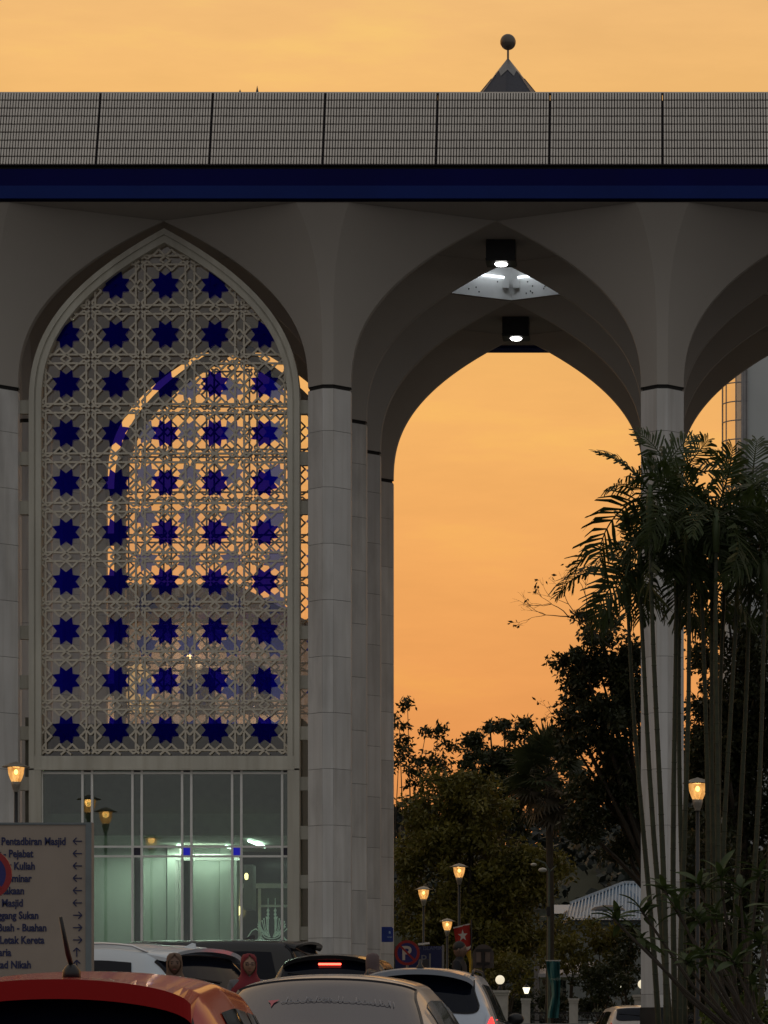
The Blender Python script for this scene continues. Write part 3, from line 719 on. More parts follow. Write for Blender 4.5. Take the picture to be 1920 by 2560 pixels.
# ------------------------------------------------------------------ far buildings
def building_hall():
    Y = 128; b = thing('far_hall', 'tan hall glimpsed through the lower half of the lattice screens', 'building', (-19, Y, ground(Y)))
    tan = mat('tan_render', (.52,.42,.35), .8, var=.15, scale=.3); win = mat('hall_window', (.05,.05,.05), .2, var=.3, emit=(1,.62,.25), estr=.45)
    z0 = ground(Y)-.2
    m = MB(); m.box((-34,Y,z0),(-13.4,Y+16,17.6)); m.build('wall', tan, b, world=True)
    m = MB(); m.prism([(-34.6,17.604),(-13.0,17.604),(-15.5,18.9),(-30,18.9)], Y-.6, Y+16.6); m.build('roof', mat('hall_roof', (.13,.085,.06), .8), b, world=True)
    for i in range(9):
        x = -32.6+2.2*i
        for zz in (6.2, 10.0, 14.2):
            m = MB(); m.prism([(x-.6,zz),(x+.6,zz),(x+.6,zz+1.3),(x+.35,zz+1.75),(x,zz+1.95),(x-.35,zz+1.75),(x-.6,zz+1.3)], Y-.06, Y-.01); w_ = m.build('window', win if (i*3+int(zz))%4 == 0 else mat('hall_window_dark', (.05,.05,.055), .2), b, world=True)
            m = MB(); m.box((x-.03,Y-.1,zz),(x+.03,Y-.062,zz+1.9)); m.build('mullion', tan, w_, world=True)
building_hall()
for (x, z) in ((-30.4,12.9),(-24.0,15.0),(-21.2,13.4),(-17.4,16.3),(-14.6,13.2)):  # lanterns added to brighten the hall wall, around one known warm light
    s_ = thing('added_lantern', {-30.4:'leftmost added warm lantern, low on the far tan hall',-24.0:'high added warm lantern on the far tan hall, second from left',-21.2:'low added warm lantern near the middle of the far tan hall',-17.4:'added warm lantern on the far tan hall, second from right',-14.6:'rightmost added warm lantern, high on the far tan hall'}[x], 'lantern', (x,127.6,z), 0, 'warm lanterns added to brighten the far hall')
    MB().ball((0,0,0),.11,8).build('glow_globe', mat('added_lantern_glow',(1,.8,.5),.4,var=0,emit=(1,.72,.32),estr=1.3), s_, smooth=True)
    MB().box((-.04,.1,-.03),(.04,.39,.03)).build('bracket', BLACK, s_)
    la = bpy.data.lights.new('hall_fill_light', 'POINT'); la.energy = 55; la.color = (1,.66,.34); la.shadow_soft_size = .2
    lo_ = bpy.data.objects.new('hall_fill_light', la); C.objects.link(lo_); lo_.location = (x,126.4,z)
def white_building():
    Y = 96; s_ = F/Y
    b = thing('white_building', 'tall grey white building with a rounded glazed corner behind the palms', 'building', W(1890,0,Y)-Vector((0,0,ZC+VY/s_-1.2)))
    wm = mat('white_render', (.50,.53,.53), .7, var=.08, scale=.5); ym_ = mat('corner_glass', (.5,.4,.24), .2, var=.1)
    x0 = W(1863,0,Y).x; z0 = .9; zt = 26
    m = MB(); m.box((x0,Y,z0),(x0+14,Y+12,zt)); m.build('wall', wm, b, world=True)
    for (pa, wd) in ((1856,.07),(1862,.05),(1868,.03)):
        m = MB(); x = W(pa,0,Y).x; m.box((x-wd/2,Y-.07,z0),(x+wd/2,Y+.3 if pa<1863 else Y-.002,zt)); m.build('corner_trim', mat('corner_trim', (.32,.31,.31), .6), b, world=True)
    for pz in (1168,1176):
        m = MB(); z = ZC+(VY-pz)/s_; m.box((x0+.02,Y-.06,z-.03),(x0+14,Y-.003,z+.03)); m.build('ledge', MATS['corner_trim'], b, world=True)
    for zz in (5.2, 9.6, 23.0): m = MB(); m.box((x0+.02,Y-.06,zz-.03),(x0+14,Y-.003,zz+.03)); m.build('ledge', MATS['corner_trim'], b, world=True)
    # rounded glazed bay: quarter drum, see-through, with thin rings and uprights
    cx, cy, r_ = x0-.02, Y+.62, .60
    gl = glassmat('bay_glass', (.88,.83,.74), .04)
    bz0, bz1 = ZC+(VY-1260)/s_, 21.5
    n_ = 7; A = [R(180+100*k/(n_-1)) for k in range(n_)]
    zs_ = []; z = ZC+(VY-955)/s_; 
    while z > bz0: zs_.append(z); z -= .53
    z = zs_[0]+.53
    while z < bz1: zs_.append(z); z += .53
    zs_ = sorted(zs_+[bz0,bz1])
    for k in range(n_-1):
        m = MB(); a0, a1 = A[k], A[k+1]
        m.add([(cx+r_*math.cos(a0),cy+r_*math.sin(a0),bz0),(cx+r_*math.cos(a1),cy+r_*math.sin(a1),bz0),(cx+r_*math.cos(a1),cy+r_*math.sin(a1),bz1),(cx+r_*math.cos(a0),cy+r_*math.sin(a0),bz1)],[(0,1,2,3)]); m.build('bay_pane', gl, b, world=True)
    for k in range(0,n_,2):
        m = MB(); a0 = A[k]; q = Vector((cx+(r_+.01)*math.cos(a0), cy+(r_+.01)*math.sin(a0), 0)); m.tube([(q.x,q.y,bz0),(q.x,q.y,bz1)], .018, 6); m.build('bay_upright', MATS['corner_trim'], b, world=True)
    for z in zs_:
        m = MB(); m.tube([(cx+(r_+.015)*math.cos(a), cy+(r_+.015)*math.sin(a), z) for a in A], .018, 5); m.build('bay_ring', MATS['corner_trim'], b, world=True)
    m = MB(); m.lathe([(r_+.03,1.0),(r_+.03,bz0)],(cx,cy,0),20); m.build('bay_base', wm, b, world=True)
    m = MB(); m.lathe([(r_+.05,bz1),(r_+.05,26)],(cx,cy,0),20); m.build('bay_top', wm, b, world=True)
white_building()

def roof_house(name, label, pts_px, Y, depth, colr, wallz, cat='building'):
    b = thing(name, label, cat, (W(pts_px[0][0],0,Y).x, Y, ground(Y)))
    P = [W(px, py, Y) for px, py in pts_px]
    m = MB(); m.prism([(p.x,p.z) for p in P], Y, Y+.25); m.build('gable', colr, b, world=True)
    return b, P
RB = mat('blue_grey_sheet', (.22,.33,.45), .45, var=.08, scale=1, metal=.2)
def hangar():
    Y = 135; b = thing('hall_with_ribbed_roof', 'building with a pale blue ribbed metal roof behind the bushes left of the white column', 'building', (W(1520,0,Y).x, Y, 1.2))
    s_ = F/Y
    # long sloping roof seen from its eave side, rising to a ridge at the right
    ridge0, ridge1 = W(1560,2210,Y+6), W(1660,2210,Y+6)
    e0, e1 = W(1425,2262,Y+6), W(1405,2300,Y)
    e2 = W(1660,2300,Y)
    m = MB(); m.add([tuple(e1),tuple(e2),tuple(ridge1),tuple(ridge0),tuple(e0)],[(0,1,2,3,4)])
    th = Vector((0,.1,-.18)); m.add([tuple(p+th) for p in (e1,e2,ridge1,ridge0,e0)],[(4,3,2,1,0)]); m.build('roof', RB, b, world=True)
    for k in range(30):
        t = k/29; lo = e1.lerp(e2, t); 
        top = Vector((lo.x, 0, 0)); px_ = lo.x
        if px_ < ridge0.x:
            u = (px_-e1.x)/(ridge0.x-e1.x); hi = e0.lerp(ridge0, max(0,min(1,(px_-e0.x)/(ridge0.x-e0.x)))) if px_ > e0.x else e1.lerp(e0,.9)
        else: hi = Vector((px_, ridge0.y, ridge0.z))
        m = MB(); up = Vector((0,-.03,.05)); m.bar(lo+up, hi+up, .05, .04, (0,-.4,1)); m.build('roof_rib', RB, b, world=True)
    m = MB(); m.bar(tuple(e0+Vector((0,-.05,.06))),tuple(ridge0+Vector((0,-.05,.06))),.12,.12); m.bar(tuple(ridge0+Vector((0,-.05,.06))),tuple(ridge1+Vector((0,-.05,.06))),.12,.12); m.build('ridge_flashing', mat('flashing', (.5,.55,.6), .4), b, world=True)
    q0, q1 = W(1385,2262,Y+2), W(1440,2262,Y+2)
    m = MB(); m.add([tuple(W(1380,2262,Y+3)),tuple(W(1425,2262,Y+3)),tuple(W(1408,2284,Y)),tuple(W(1372,2284,Y))],[(0,1,2,3)]); m.build('lower_roof', RB, b, world=True)
    m = MB(); m.box((W(1415,0,Y).x,Y+.3,1.0),(W(1660,0,Y).x,Y+8,W(0,2302,Y).z)); m.build('wall', mat('hangar_wall', (.2,.22,.22), .7), b, world=True)
    m = MB(); c_ = W(1520,2272,Y-.5); m.lathe([(.7,-.06),(.55,.06),(.2,.14)],tuple(c_),16); m.build('vent_cowl', mat('cowl', (.04,.045,.05), .6), b, world=True)
hangar()
def shelter():
    Y = 112; b = thing('open_shelter', 'low open shelter with a thin pale roof slab and two grey posts beyond the fence', 'shelter', (W(1410,0,Y).x, Y, 1.2))
    z = W(0,2434,Y).z; x0, x1 = W(1345,0,Y).x, W(1487,0,Y).x
    m = MB(); m.add([(x0,Y,z),(x1-.2,Y,z),(x1,Y+3,z+.45),(x0+.1,Y+3,z+.45)],[(0,1,2,3)]); m.box((x0,Y,z-.12),(x1,Y+3,z-.01)); m.build('roof_slab', mat('shelter_roof', (.42,.41,.43), .6), b, world=True)
    for px in (1341,1371): m = MB(); x = W(px,0,Y).x; m.box((x-.09,Y+.1,1.1),(x+.09,Y+.3,W(0,2400 if px==1341 else 2434,Y).z-.1)); m.build('post', mat('grey_post', (.24,.22,.22), .7), b, world=True)
shelter()

# ------------------------------------------------------------------ gate pillars, iron fence, lights beyond the portico
PIL = mat('pillar_plaster', (.50,.48,.44), .7, var=.15, scale=4)
GLOBE = mat('globe_glow', (.9,.88,.8), .4, var=0, emit=(1,.88,.62), estr=.75)
YP = 100
def pillar(px, top, bot, wpx, label, globe):
    Y = YP; q = W(px, top, Y); b = thing('gate_pillar', label, 'pillar', (q.x, Y, ground(Y)), 0, 'plastered fence pillars'); z = q.z-ground(Y); hw = wpx/2/F*Y
    m = MB(); m.box((-hw*.8,-hw*.8,0),(hw*.8,hw*.8,z-.14)); m.build('shaft', PIL, b)
    m = MB(); m.box((-hw,-hw,z-.07),(hw,hw,z)); m.box((-hw*.9,-hw*.9,z-.14),(hw*.9,hw*.9,z-.073)); m.build('cap', PIL, b)
    if globe:
        m = MB(); m.lathe([(.07,z),(.07,z+.06),(.04,z+.13),(.06,z+.18)],(0,0,0),10); m.build('globe_base', BLACK, b)
        m = MB(); m.ball((0,0,z+.18+.13), .135, 12); m.build('globe_lamp', GLOBE, b, smooth=True)
pillar(1250,2476,2530,50,'widest fence pillar, carrying a glowing globe, beside the silver car roof',True)
pillar(1315,2496,2530,26,'small fence pillar under the little white lantern',False)
pillar(1434,2496,2530,27,'small bare fence pillar right of the teal banner',False)
pillar(1606,2487,2530,50,'fence pillar half hidden behind the white column',True)
fe = thing('iron_fence', 'black ornamental iron fence with scrolls between the pillars', 'fence', (W(1430,0,YP).x, YP, ground(YP)))
xa, xb = W(1150,0,YP).x, W(1760,0,YP).x; zt = W(0,2532,YP).z; gz = ground(YP)
for z in (gz+.12, zt-.22, zt): m = MB(); m.box((xa,YP-.02,z-.02),(xb,YP+.02,z+.02)); m.build('rail', BLACK, fe, world=True)
nb_ = 46
for i in range(nb_+1):
    x = xa+(xb-xa)*i/nb_; m = MB(); m.box((x-.012,YP-.012,gz),(x+.012,YP+.012,zt-.02)); m.build('bar', BLACK, fe, world=True)
scm = MB(); 
for sg in (-1,1): scm.tube([(sg*(.05+.045*math.cos(R(t))), 0, .07*math.sin(R(t))*(1-.2*t/300)) for t in range(0,300,30)], .010, 5)
scr = scm.mesh('scroll', mat('iron_grey', (.10,.10,.095), .5))
for i in range(nb_):
    x = xa+(xb-xa)*(i+.5)/nb_
    for zz in (zt-.11, gz+.5, gz+.8): link('scroll', scr, fe, loc=(x-fe.location.x, -.03, zz-gz))
for px in (1362,1434,1494,1556):
    m = MB(); x = W(px,0,YP).x; m.tube([(x,YP,zt),(x,YP,zt+.26)], [.02,.005], 6)
    for sg in (-1,1): m.tube([(x,YP,zt+.02),(x+sg*.09,YP,zt+.11),(x+sg*.13,YP,zt+.04),(x+sg*.15,YP,zt+.0)], [.02,.03,.022,.01], 6)
    m.build('finial', mat('iron_green', (.10,.11,.07), .5), fe, world=True)
ln = thing('small_lantern', 'small white glowing lantern above the little pillar beyond the fence', 'lantern', W(1316,2496,YP+.1)+Vector((0,0,.01)))
m = MB(); m.lathe([(.015,0),(.015,.12),(.05,.13)],(0,0,0),8); m.build('stem', BLACK, ln)
m = MB(); m.lathe([(.05,.13),(.11,.30),(.10,.31)],(0,0,0),6); m.build('glass', mat('lantern_glow', (1,.95,.8), .4, var=0, emit=(1,.93,.70), estr=1.6), ln)
m = MB(); m.lathe([(.12,.31),(.04,.38),(.01,.42)],(0,0,0),6); m.build('lid', BLACK, ln)
sp_ = thing('spot_lamp', 'tiny lit spot lamp on a thin post near the white column foot', 'lamp', W(1555,2540,104)); h_ = W(0,2470,104).z-sp_.location.z
m = MB(); m.tube([(0,0,-.6),(0,0,h_)], .015, 6); m.build('post', BLACK, sp_)
m = MB(); m.ball((0,0,h_+.03), .045, 8); m.build('bulb', MATS['lantern_glow'], sp_, smooth=True)
# green pole with twin white heads and the teal banner
Y = 90; q = W(1372,2172,Y); lp = thing('light_pole', 'thin green pole with white floodlight heads in front of the dark tree', 'light pole', (q.x, Y, 1.2))
m = MB(); m.tube([(0,0,0),(0,0,q.z-1.2)], [.05,.028], 8); m.build('pole', mat('green_pole', (.10,.13,.10), .5), lp)
m = MB(); m.tube([(0,0,q.z-1.25),(-.1,0,q.z-1.05),(-.35,0,q.z-.95)], .02, 6); m.tube([(0,0,q.z-1.3),(.2,0,q.z-1.12)], .015, 6); m.build('arm', MATS['green_pole'], lp)
for (dx, dz, s2) in ((-.16,-.06+.08,1),(-.40,.22-.06,.7)):
    m = MB(); m.ball((dx,0,q.z-1.2+.2+dz), .11*s2, 8, (1.3,1,.7)) if False else m.ball((0,0,0), .085*s2, 8, (1.4,1,.7)); o = m.build('floodlight', mat('flood_white', (.6,.6,.56), .4), lp, smooth=True); o.location = (dx, 0, q.z-1.2+dz-.05)
m = MB(); m.box((-.05,-.05,q.z-1.2-1.25),(.05,.05,q.z-1.2-1.0)); m.build('junction_box', BLACK, lp)
bn = thing('teal_banner', 'hanging teal banner twisted round the foot of the green pole', 'banner', (W(1382,0,89).x, 89, ground(89)))
pts = [(2403,1365,1400),(2420,1367,1400),(2440,1370,1400),(2458,1376,1401),(2470,1378,1401),(2490,1379,1400),(2510,1375,1400),(2528,1371,1398),(2545,1369,1396)]
m = MB()
for i, (py, a, b) in enumerate(pts):
    for k in range(7):
        t = k/6; p = W(a+(b-a)*t, py, 89); m.v.append((p.x, 89+.10*math.sin(3*t*math.pi+i*.4), p.z))
for i in range(len(pts)-1):
    for k in range(6): j = i*7+k; m.f.append((j,j+1,j+8,j+7))
m.build('cloth', mat('teal_cloth', (.03,.16,.17), .7, var=.2, scale=3), bn, world=True)
m = MB(); p = W(1383,2402,89); m.box((p.x-.20,88.97,p.z-.01),(p.x+.20,89.03,p.z+.02)); m.build('top_rail', WHITE, bn, world=True)
p = W(1390,2447,88.8)
for k, tx in enumerate(('masjid', '======', '---')): text('print', tx, .11-.01*k, T((W(1389,0,88.8).x,88.86,W(0,2450+16*k,88.8).z)), mat('banner_print', (.3,.42,.36), .6, var=0), bn, world=True) if k == 0 else None

# ------------------------------------------------------------------ signs and flag
DR = mat('sign_red', (.30,.01,.012), .35, var=.1); SB = mat('sign_blue', (.012,.012,.16), .35, var=.1); SW = mat('sign_white', (.55,.50,.46), .45, var=.05)
def disc(m, r0, r1, y0, y1, n=36):
    k = len(m.v)
    for j in range(n):
        a = 2*math.pi*j/n; c_, s2 = math.cos(a), math.sin(a)
        m.v += [(r0*c_,y0,r0*s2),(r1*c_,y0,r1*s2),(r1*c_,y1,r1*s2),(r0*c_,y1,r0*s2)]
    for j in range(n):
        a = k+4*j; b = k+4*((j+1)%n); m.f += [(a,a+1,b+1,b),(a+1,a+2,b+2,b+1),(a+2,a+3,b+3,b+2),(a+3,a,b,b+3)]
def no_parking(px, py, Y, r_, label):
    q = W(px, py, Y); gz = ground(Y); s_ = thing('no_parking_sign', label, 'road sign', (q.x, Y, gz), 0, 'round red and blue no parking signs'); h = q.z-gz
    def up(m): m.v = [(a,b,c_+h) for a,b,c_ in m.v]; return m
    m = MB(); disc(m, .001, r_*.98, -.012, 0); up(m).build('disc', SB, s_)
    m = MB(); disc(m, r_*.78, r_, -.018, .004); up(m).build('red_ring', DR, s_)
    text('letter', 'P', r_*1.55, T((-r_*.06,-.016,h-r_*.55)), SW, s_, bold=r_*.035, xs=1.0)
    m = MB(); m.bar((-r_*.56,-.019,r_*.56),(r_*.56,-.019,-r_*.56), r_*.15, .006); up(m).build('red_slash', DR, s_)
    m = MB(); m.tube([(0,.03,0),(0,.03,h+r_*.9)], .03, 8); m.build('post', mat('grey_steel', (.25,.25,.25), .4, metal=.6), s_)
no_parking(1018,2382,80,.295,'round no parking sign with a white P right beside the column foot')
no_parking(-34,2186,25.5,.192,'round no parking sign cut by the left edge in front of the direction board')
Y = 86; sgn = thing('blue_signboard', 'blue signboard with faint white lettering behind the no parking sign', 'sign', (W(1050,0,Y).x, Y, ground(Y)))
q0, q1 = W(988,2365,Y), W(1105,2425,Y)
m = MB(); m.box((q0.x,Y,q1.z-.2),(q1.x,Y+.05,q0.z)); m.build('panel', mat('board_blue', (.008,.016,.10), .4), sgn, world=True)
m = MB(); m.box((q1.x,Y-.02,ground(Y)),(q1.x+.05,Y+.07,q0.z+.03)); m.build('post', MATS['grey_steel'], sgn, world=True)
m = MB(); m.box((W(1073,0,Y).x,Y-.03,ground(Y)),(W(1073,0,Y).x+.04,Y-.002,W(0,2384,Y).z)); m.build('post', MATS['grey_steel'], sgn, world=True)
m = MB(); a = W(1046,2361,Y); b = W(1074,2358,Y); m.bar((a.x,Y-.05,a.z),(b.x,Y-.05,b.z),.05,.08); m.build('top_lamp', mat('pale_bar', (.75,.75,.72), .4), sgn, world=True)
text('lettering', '< ISLAMIK', .14, T((W(1076,0,Y).x,Y-.006,W(0,2375,Y).z)), mat('faint_print', (.12,.15,.28), .5, var=0), sgn, world=True)
Y = 84.5; q = W(1048,2386,Y); m = MB(); s2 = thing('small_grey_sign', 'small dark sign with a grey P in front of the blue signboard', 'sign', (q.x+.08,Y,ground(Y)))
m = MB(); m.box((-.09,.0,1.9),(.15,.03,2.5)); m.build('plate', mat('plate_grey', (.05,.05,.06), .5), s2)
text('letter', 'P', .3, T((.03,-.004,q.z-ground(Y)-.22)), mat('faint_grey', (.2,.2,.22), .5, var=0), s2)
m = MB(); m.box((-.02,.031,0),(.02,.06,2.5)); m.build('post', BLACK, s2)
Y = 84; q = W(1208,2385,Y); s2 = thing('round_topped_board', 'grey round topped notice board with a dark T shaped stand right of the flag', 'sign', (q.x,Y,ground(Y))); h = q.z-ground(Y)
m = MB(); m.prism([(.26*math.cos(R(t)), h-.02+.26*math.sin(R(t))) for t in range(0,181,15)]+[(-.26,h-.35),(.26,h-.35)], 0, .05); m.build('panel', mat('board_grey', (.10,.085,.08), .7), s2)
m = MB(); m.box((-.03,-.05,0),(.03,-.002,h+.08)); m.box((-.19,-.045,h+.06),(.19,-.004,h+.12)); m.box((-.16,-.04,h-.26),(.16,-.004,h-.22)); m.build('stand', BLACK, s2)
for sg in (-1,1): m = MB(); m.box((sg*.11-.06,-.02,h-.2),(sg*.11+.06,-.003,h+.05)); m.build('poster', mat('poster', (.2,.16,.14), .7), s2)
# flag
Y = 80; fl = thing('red_yellow_flag', 'limp red flag with white star and crescent and a yellow end, beside the lamps', 'flag', (W(1178,0,Y).x, Y, ground(Y)))
rows = [(2318,1134,1174),(2330,1135,1174),(2345,1137,1176),(2360,1140,1177),(2372,1144,1178),(2381,1150,1179)]
rows2 = [(2381,1163,1179),(2392,1168,1180),(2405,1172,1181),(2425,1173,1181),(2450,1173,1180)]
FLR = mat('flag_red', (.42,.02,.015), .75, var=.1); FLY = mat('flag_yellow', (.50,.34,.02), .75, var=.1); FLW = mat('flag_white', (.62,.6,.58), .75, var=.04)
def cloth(rows, mm, name):
    m = MB()
    for i, (py, a, b) in enumerate(rows):
        for k in range(9):
            t = k/8; p = W(a+(b-a)*t, py-(6*t if i == 0 else 6*t*(1-i/6)), Y); m.v.append((p.x, Y+.05*math.sin(t*7+i*.5), p.z))
    for i in range(len(rows)-1):
        for k in range(8): j = i*9+k; m.f.append((j,j+1,j+10,j+9))
    return m.build(name, mm, fl, world=True, smooth=True)
cloth(rows, FLR, 'red_cloth'); cloth(rows2, FLY, 'yellow_cloth')
m = MB(); c_ = W(1157,2339,Y-.09); pts = []
for k in range(10): a = R(90+36*k+4); r_ = .125 if k%2==0 else .05; pts.append((c_.x+r_*math.cos(a)*.95, c_.z+r_*math.sin(a)*1.15))
m.prism(pts, Y-.085, Y-.075); m.build('star', FLW, fl, world=True)
m = MB(); c_ = W(1166,2362,Y-.09); po_ = []; pi_ = []
for t in range(0,13): 
    a = R(185+13.5*t); po_.append((c_.x+.145*math.cos(a)*.9-.02, c_.z+.14*math.sin(a)))
for t in range(12,-1,-1):
    a = R(185+13.5*t); pi_.append((c_.x+.145*math.cos(a)*.85-.02+.005, c_.z+.055*math.sin(a)+.005))
m.prism(po_+pi_, Y-.085, Y-.075); m.build('crescent', FLW, fl, world=True)
m = MB(); a, b = W(1133,2320,Y), W(1175,2310,Y); m.bar((a.x,Y-.02,a.z),(b.x,Y-.02,b.z),.03,.03); m.build('top_hem', FLW, fl, world=True)
m = MB(); m.tube([(0,.02,0),(0,.02,W(0,2300,Y).z-ground(Y))], .02, 6); m.build('pole', BLACK, fl)

# direction board
Y = 28; KB = 28/45; s_ = F/Y; bd = thing('direction_board', 'cream direction board with dark blue place names and arrows at the left edge', 'sign board', (W(100,0,Y).x, Y, ground(Y)))
zt = W(0,2062,Y).z; xr = W(214,0,Y).x; xl = xr-2.5*KB
m = MB(); m.box((xl,Y,ground(Y)+.5),(xr,Y+.08,zt)); m.build('panel', mat('cream_board', (.34,.285,.235), .6, var=.08, scale=2), bd, world=True)
m = MB(); m.box((xr+.001,Y-.01,ground(Y)-.05),(xr+.05,Y+.12,zt+.02)); m.build('side_post', mat('post_grey_blue', (.17,.20,.21), .5), bd, world=True)
m = MB(); m.box((xl-.075,Y-.01,ground(Y)-.05),(xl-.001,Y+.12,zt+.02)); m.build('side_post', MATS['post_grey_blue'], bd, world=True)
m = MB(); m.box((xl,Y-.01,zt+.001),(xr,Y+.09,zt+.018)); m.build('top_edge', MATS['post_grey_blue'], bd, world=True)
INK = mat('ink_blue', (.012,.018,.085), .6, var=0)
lines = [('Pejabat Pentadbiran Masjid',165,'l'),('Pejabat - Pejabat',83,'l'),('Bilik Kuliah',88,'l'),('Bilik Seminar',79,'l'),('Perpustakaan',61,'l'),('l Masjid',58,'l'),
         ('Gelanggang Sukan',97,'r'),('n Buah - Buahan',117,'r'),('Tempat Letak Kereta',111,'r'),('Kafetaria',28,'u'),('Bilik Akad Nikah',78,'u')]
for i, (tx, rx, ar) in enumerate(lines):
    py = 2112+30.85*i; z = W(0,py,Y).z
    text('lettering', tx, .140*KB, T((W(rx,0,Y).x,Y-.004,z)), INK, bd, 'RIGHT', bold=.0035*KB, xs=.80, world=True)
    cx = W(194,0,Y).x; cz = z+.048*KB; m = MB(); L_ = .058*KB
    d = {'l':(-1,0),'r':(1,0),'u':(0,1)}[ar]
    if ar == 'u': cx = W(192,0,Y).x
    tip = (cx+d[0]*L_, Y-.004, cz+d[1]*L_); tail = (cx-d[0]*L_, Y-.004, cz-d[1]*L_)
    m.bar(tail, tip, .013*KB, .006)
    for sg in (-1,1):
        h4 = .045*KB; e_ = (tip[0]-d[0]*h4+sg*d[1]*h4, Y-.004, tip[2]-d[1]*h4+sg*d[0]*h4); m.bar(tip, e_, .013*KB, .0064)
    m.build('arrow', INK, bd, world=True)

# ------------------------------------------------------------------ vegetation
rng = np.random.default_rng(11)
BARK = mat('bark', (.045,.036,.026), .9, var=.3, scale=6, bump=.5)
L_OL = leafmat('leaf_olive', (.045,.048,.008), (.21,.185,.032))
L_DK = leafmat('leaf_dark', (.016,.022,.008), (.045,.055,.018))
L_FAR = leafmat('leaf_far', (.008,.012,.010), (.020,.027,.020), .1, .25)
L_PALM = leafmat('leaf_palm', (.018,.030,.008), (.055,.080,.020), .3)
L_YG = leafmat('leaf_yellow_green', (.035,.055,.008), (.12,.15,.025), .3)
def leaves(centres, radii, per, size, flat=.8, aspect=.45):
    """leaf-shaped quads scattered through the clumps"""
    cs = np.repeat(np.asarray(centres, float), per, axis=0); rs = np.repeat(np.asarray(radii, float), per)
    n = len(cs); d = rng.normal(size=(n,3)); d /= np.linalg.norm(d, axis=1)[:,None]
    p = cs + d*(rs*rng.random(n)**.45)[:,None]*np.array([1,1,flat])
    a = rng.normal(size=(n,3)); a[:,2] -= .35; a /= np.linalg.norm(a, axis=1)[:,None]
    b = np.cross(a, rng.normal(size=(n,3))); b /= np.linalg.norm(b, axis=1)[:,None]
    L_ = size*(.6+.8*rng.random(n))[:,None]; wv = L_*aspect/2
    v = np.stack([p, p+a*L_*.45+b*wv, p+a*L_, p+a*L_*.45-b*wv], axis=1).reshape(-1,3)
    return v, np.arange(n*4).reshape(-1,4)
def tree(name, label, cat, Y, basepx, blobs, dens, size, lm, per=70, clump=.45, group=None, trunk=.16, gz=None, seed=1, twigs=True, flat=.8, aspect=.45, depth=1.0):
    rd = random.Random(seed); gz = ground(Y) if gz is None else gz
    bx_ = (basepx-VX)/F*Y; t_ = thing(name, label, cat, (bx_, Y, gz), 0, group)
    m = MB(); C_ = []; Rr = []
    top = Vector((bx_, Y, gz+.35*(max(W(b_[0],b_[1],Y).z for b_ in blobs)-gz)))
    m.tube([(bx_,Y,gz-.2),(bx_+trunk*.4,Y+.05,(gz+top.z)/2),tuple(top)], [trunk*1.25,trunk,trunk*.85], 8)
    for (px, py, rx, ry) in blobs:
        c_ = W(px, py, Y); c_.y += rd.uniform(-.6,.6)*depth; ax, az = rx/F*Y, ry/F*Y; ay = max(.4,(ax+az)*.45)*depth
        mid = top.lerp(c_, .5)+Vector((rd.uniform(-.3,.3),rd.uniform(-.3,.3),rd.uniform(0,.3)))
        m.tube([tuple(top),tuple(mid),tuple(c_)], [trunk*.55,trunk*.34,trunk*.14], 6)
        n = max(3, int(dens*ax*az*4))
        for _ in range(n):
            while True:
                u = Vector((rd.uniform(-1,1),rd.uniform(-1,1),rd.uniform(-1,1)))
                if u.length <= 1: break
            q = c_+Vector((u.x*ax,u.y*ay,u.z*az)); C_.append(q); Rr.append(clump*rd.uniform(.6,1.15)*min(1,.5+ax))
            if twigs and rd.random() < .5: m.tube([tuple(c_.lerp(q,.15)),tuple(c_.lerp(q,.6)+Vector((0,0,.05))),tuple(q)], [trunk*.12,trunk*.07,.006], 4, False)
    m.v = [(a-bx_, b-Y, c_-gz) for a,b,c_ in m.v]; m.build('trunk', BARK, t_)
    v, f = leaves([tuple(q) for q in C_], Rr, per, size, flat, aspect); v -= np.array([bx_,Y,gz])
    link('crown', bulkmesh('crown', v, f, lm), t_, kind='stuff')
    return t_
tree('broadleaf_tree','large olive green tree filling the lower half of the orange arch, behind the lamps','tree',113,1170,
     [(1085,2070,95,95),(1190,2020,95,90),(1150,2170,165,130),(1285,2190,110,90),(1375,2165,75,42),(1050,2330,75,110),(1190,2340,130,110),(1300,2330,70,70),(1150,1955,70,45)],7.5,.17,L_OL,95,.5,trunk=.2,seed=3)
tree('broadleaf_tree','thin leafed tree with wispy branches against the sky beside the column edge','tree',116,1010,
     [(1018,1757,20,12),(1000,1820,30,35),(1020,1870,45,30),(1065,1835,20,12),(1095,1830,18,18),(1105,1870,35,25),(1040,1935,60,40),(1110,1935,60,35),(1075,1900,40,20),(1000,1900,30,30)],5.5,.17,L_DK,42,.36,trunk=.07,seed=5)
tree('broadleaf_tree','flat topped tree in dark tiers on the skyline above the olive tree','tree',128,1250,
     [(1165,1855,42,28),(1205,1885,60,22),(1225,1812,20,10),(1262,1818,40,17),(1315,1810,26,20),(1290,1846,50,12),(1250,1900,110,26),(1330,1915,100,45),(1300,2000,120,80),(1190,1960,90,60)],7,.22,L_DK,60,.42,trunk=.18,seed=6)
tree('broadleaf_tree','dark dense tree with sky glinting through, left of the white column','tree',88,1655,
     [(1500,1590,60,28),(1450,1640,30,14),(1560,1640,50,40),(1505,1700,90,45),(1430,1795,45,40),(1445,1655,45,16),(1400,1650,25,9),(1500,1540,60,25),(1500,1780,80,50),(1575,1760,50,80),(1460,1860,55,24),(1545,1880,80,45),(1580,1960,60,70),(1500,1985,80,60),(1560,2080,70,70),(1450,2060,60,50),(1540,1820,90,50),(1470,1690,60,35),(1520,1650,70,40),(1450,1740,50,35),(1550,1930,70,60),(1590,1700,40,90),(1430,1850,50,30)],11,.15,L_DK,80,.38,trunk=.17,seed=8)
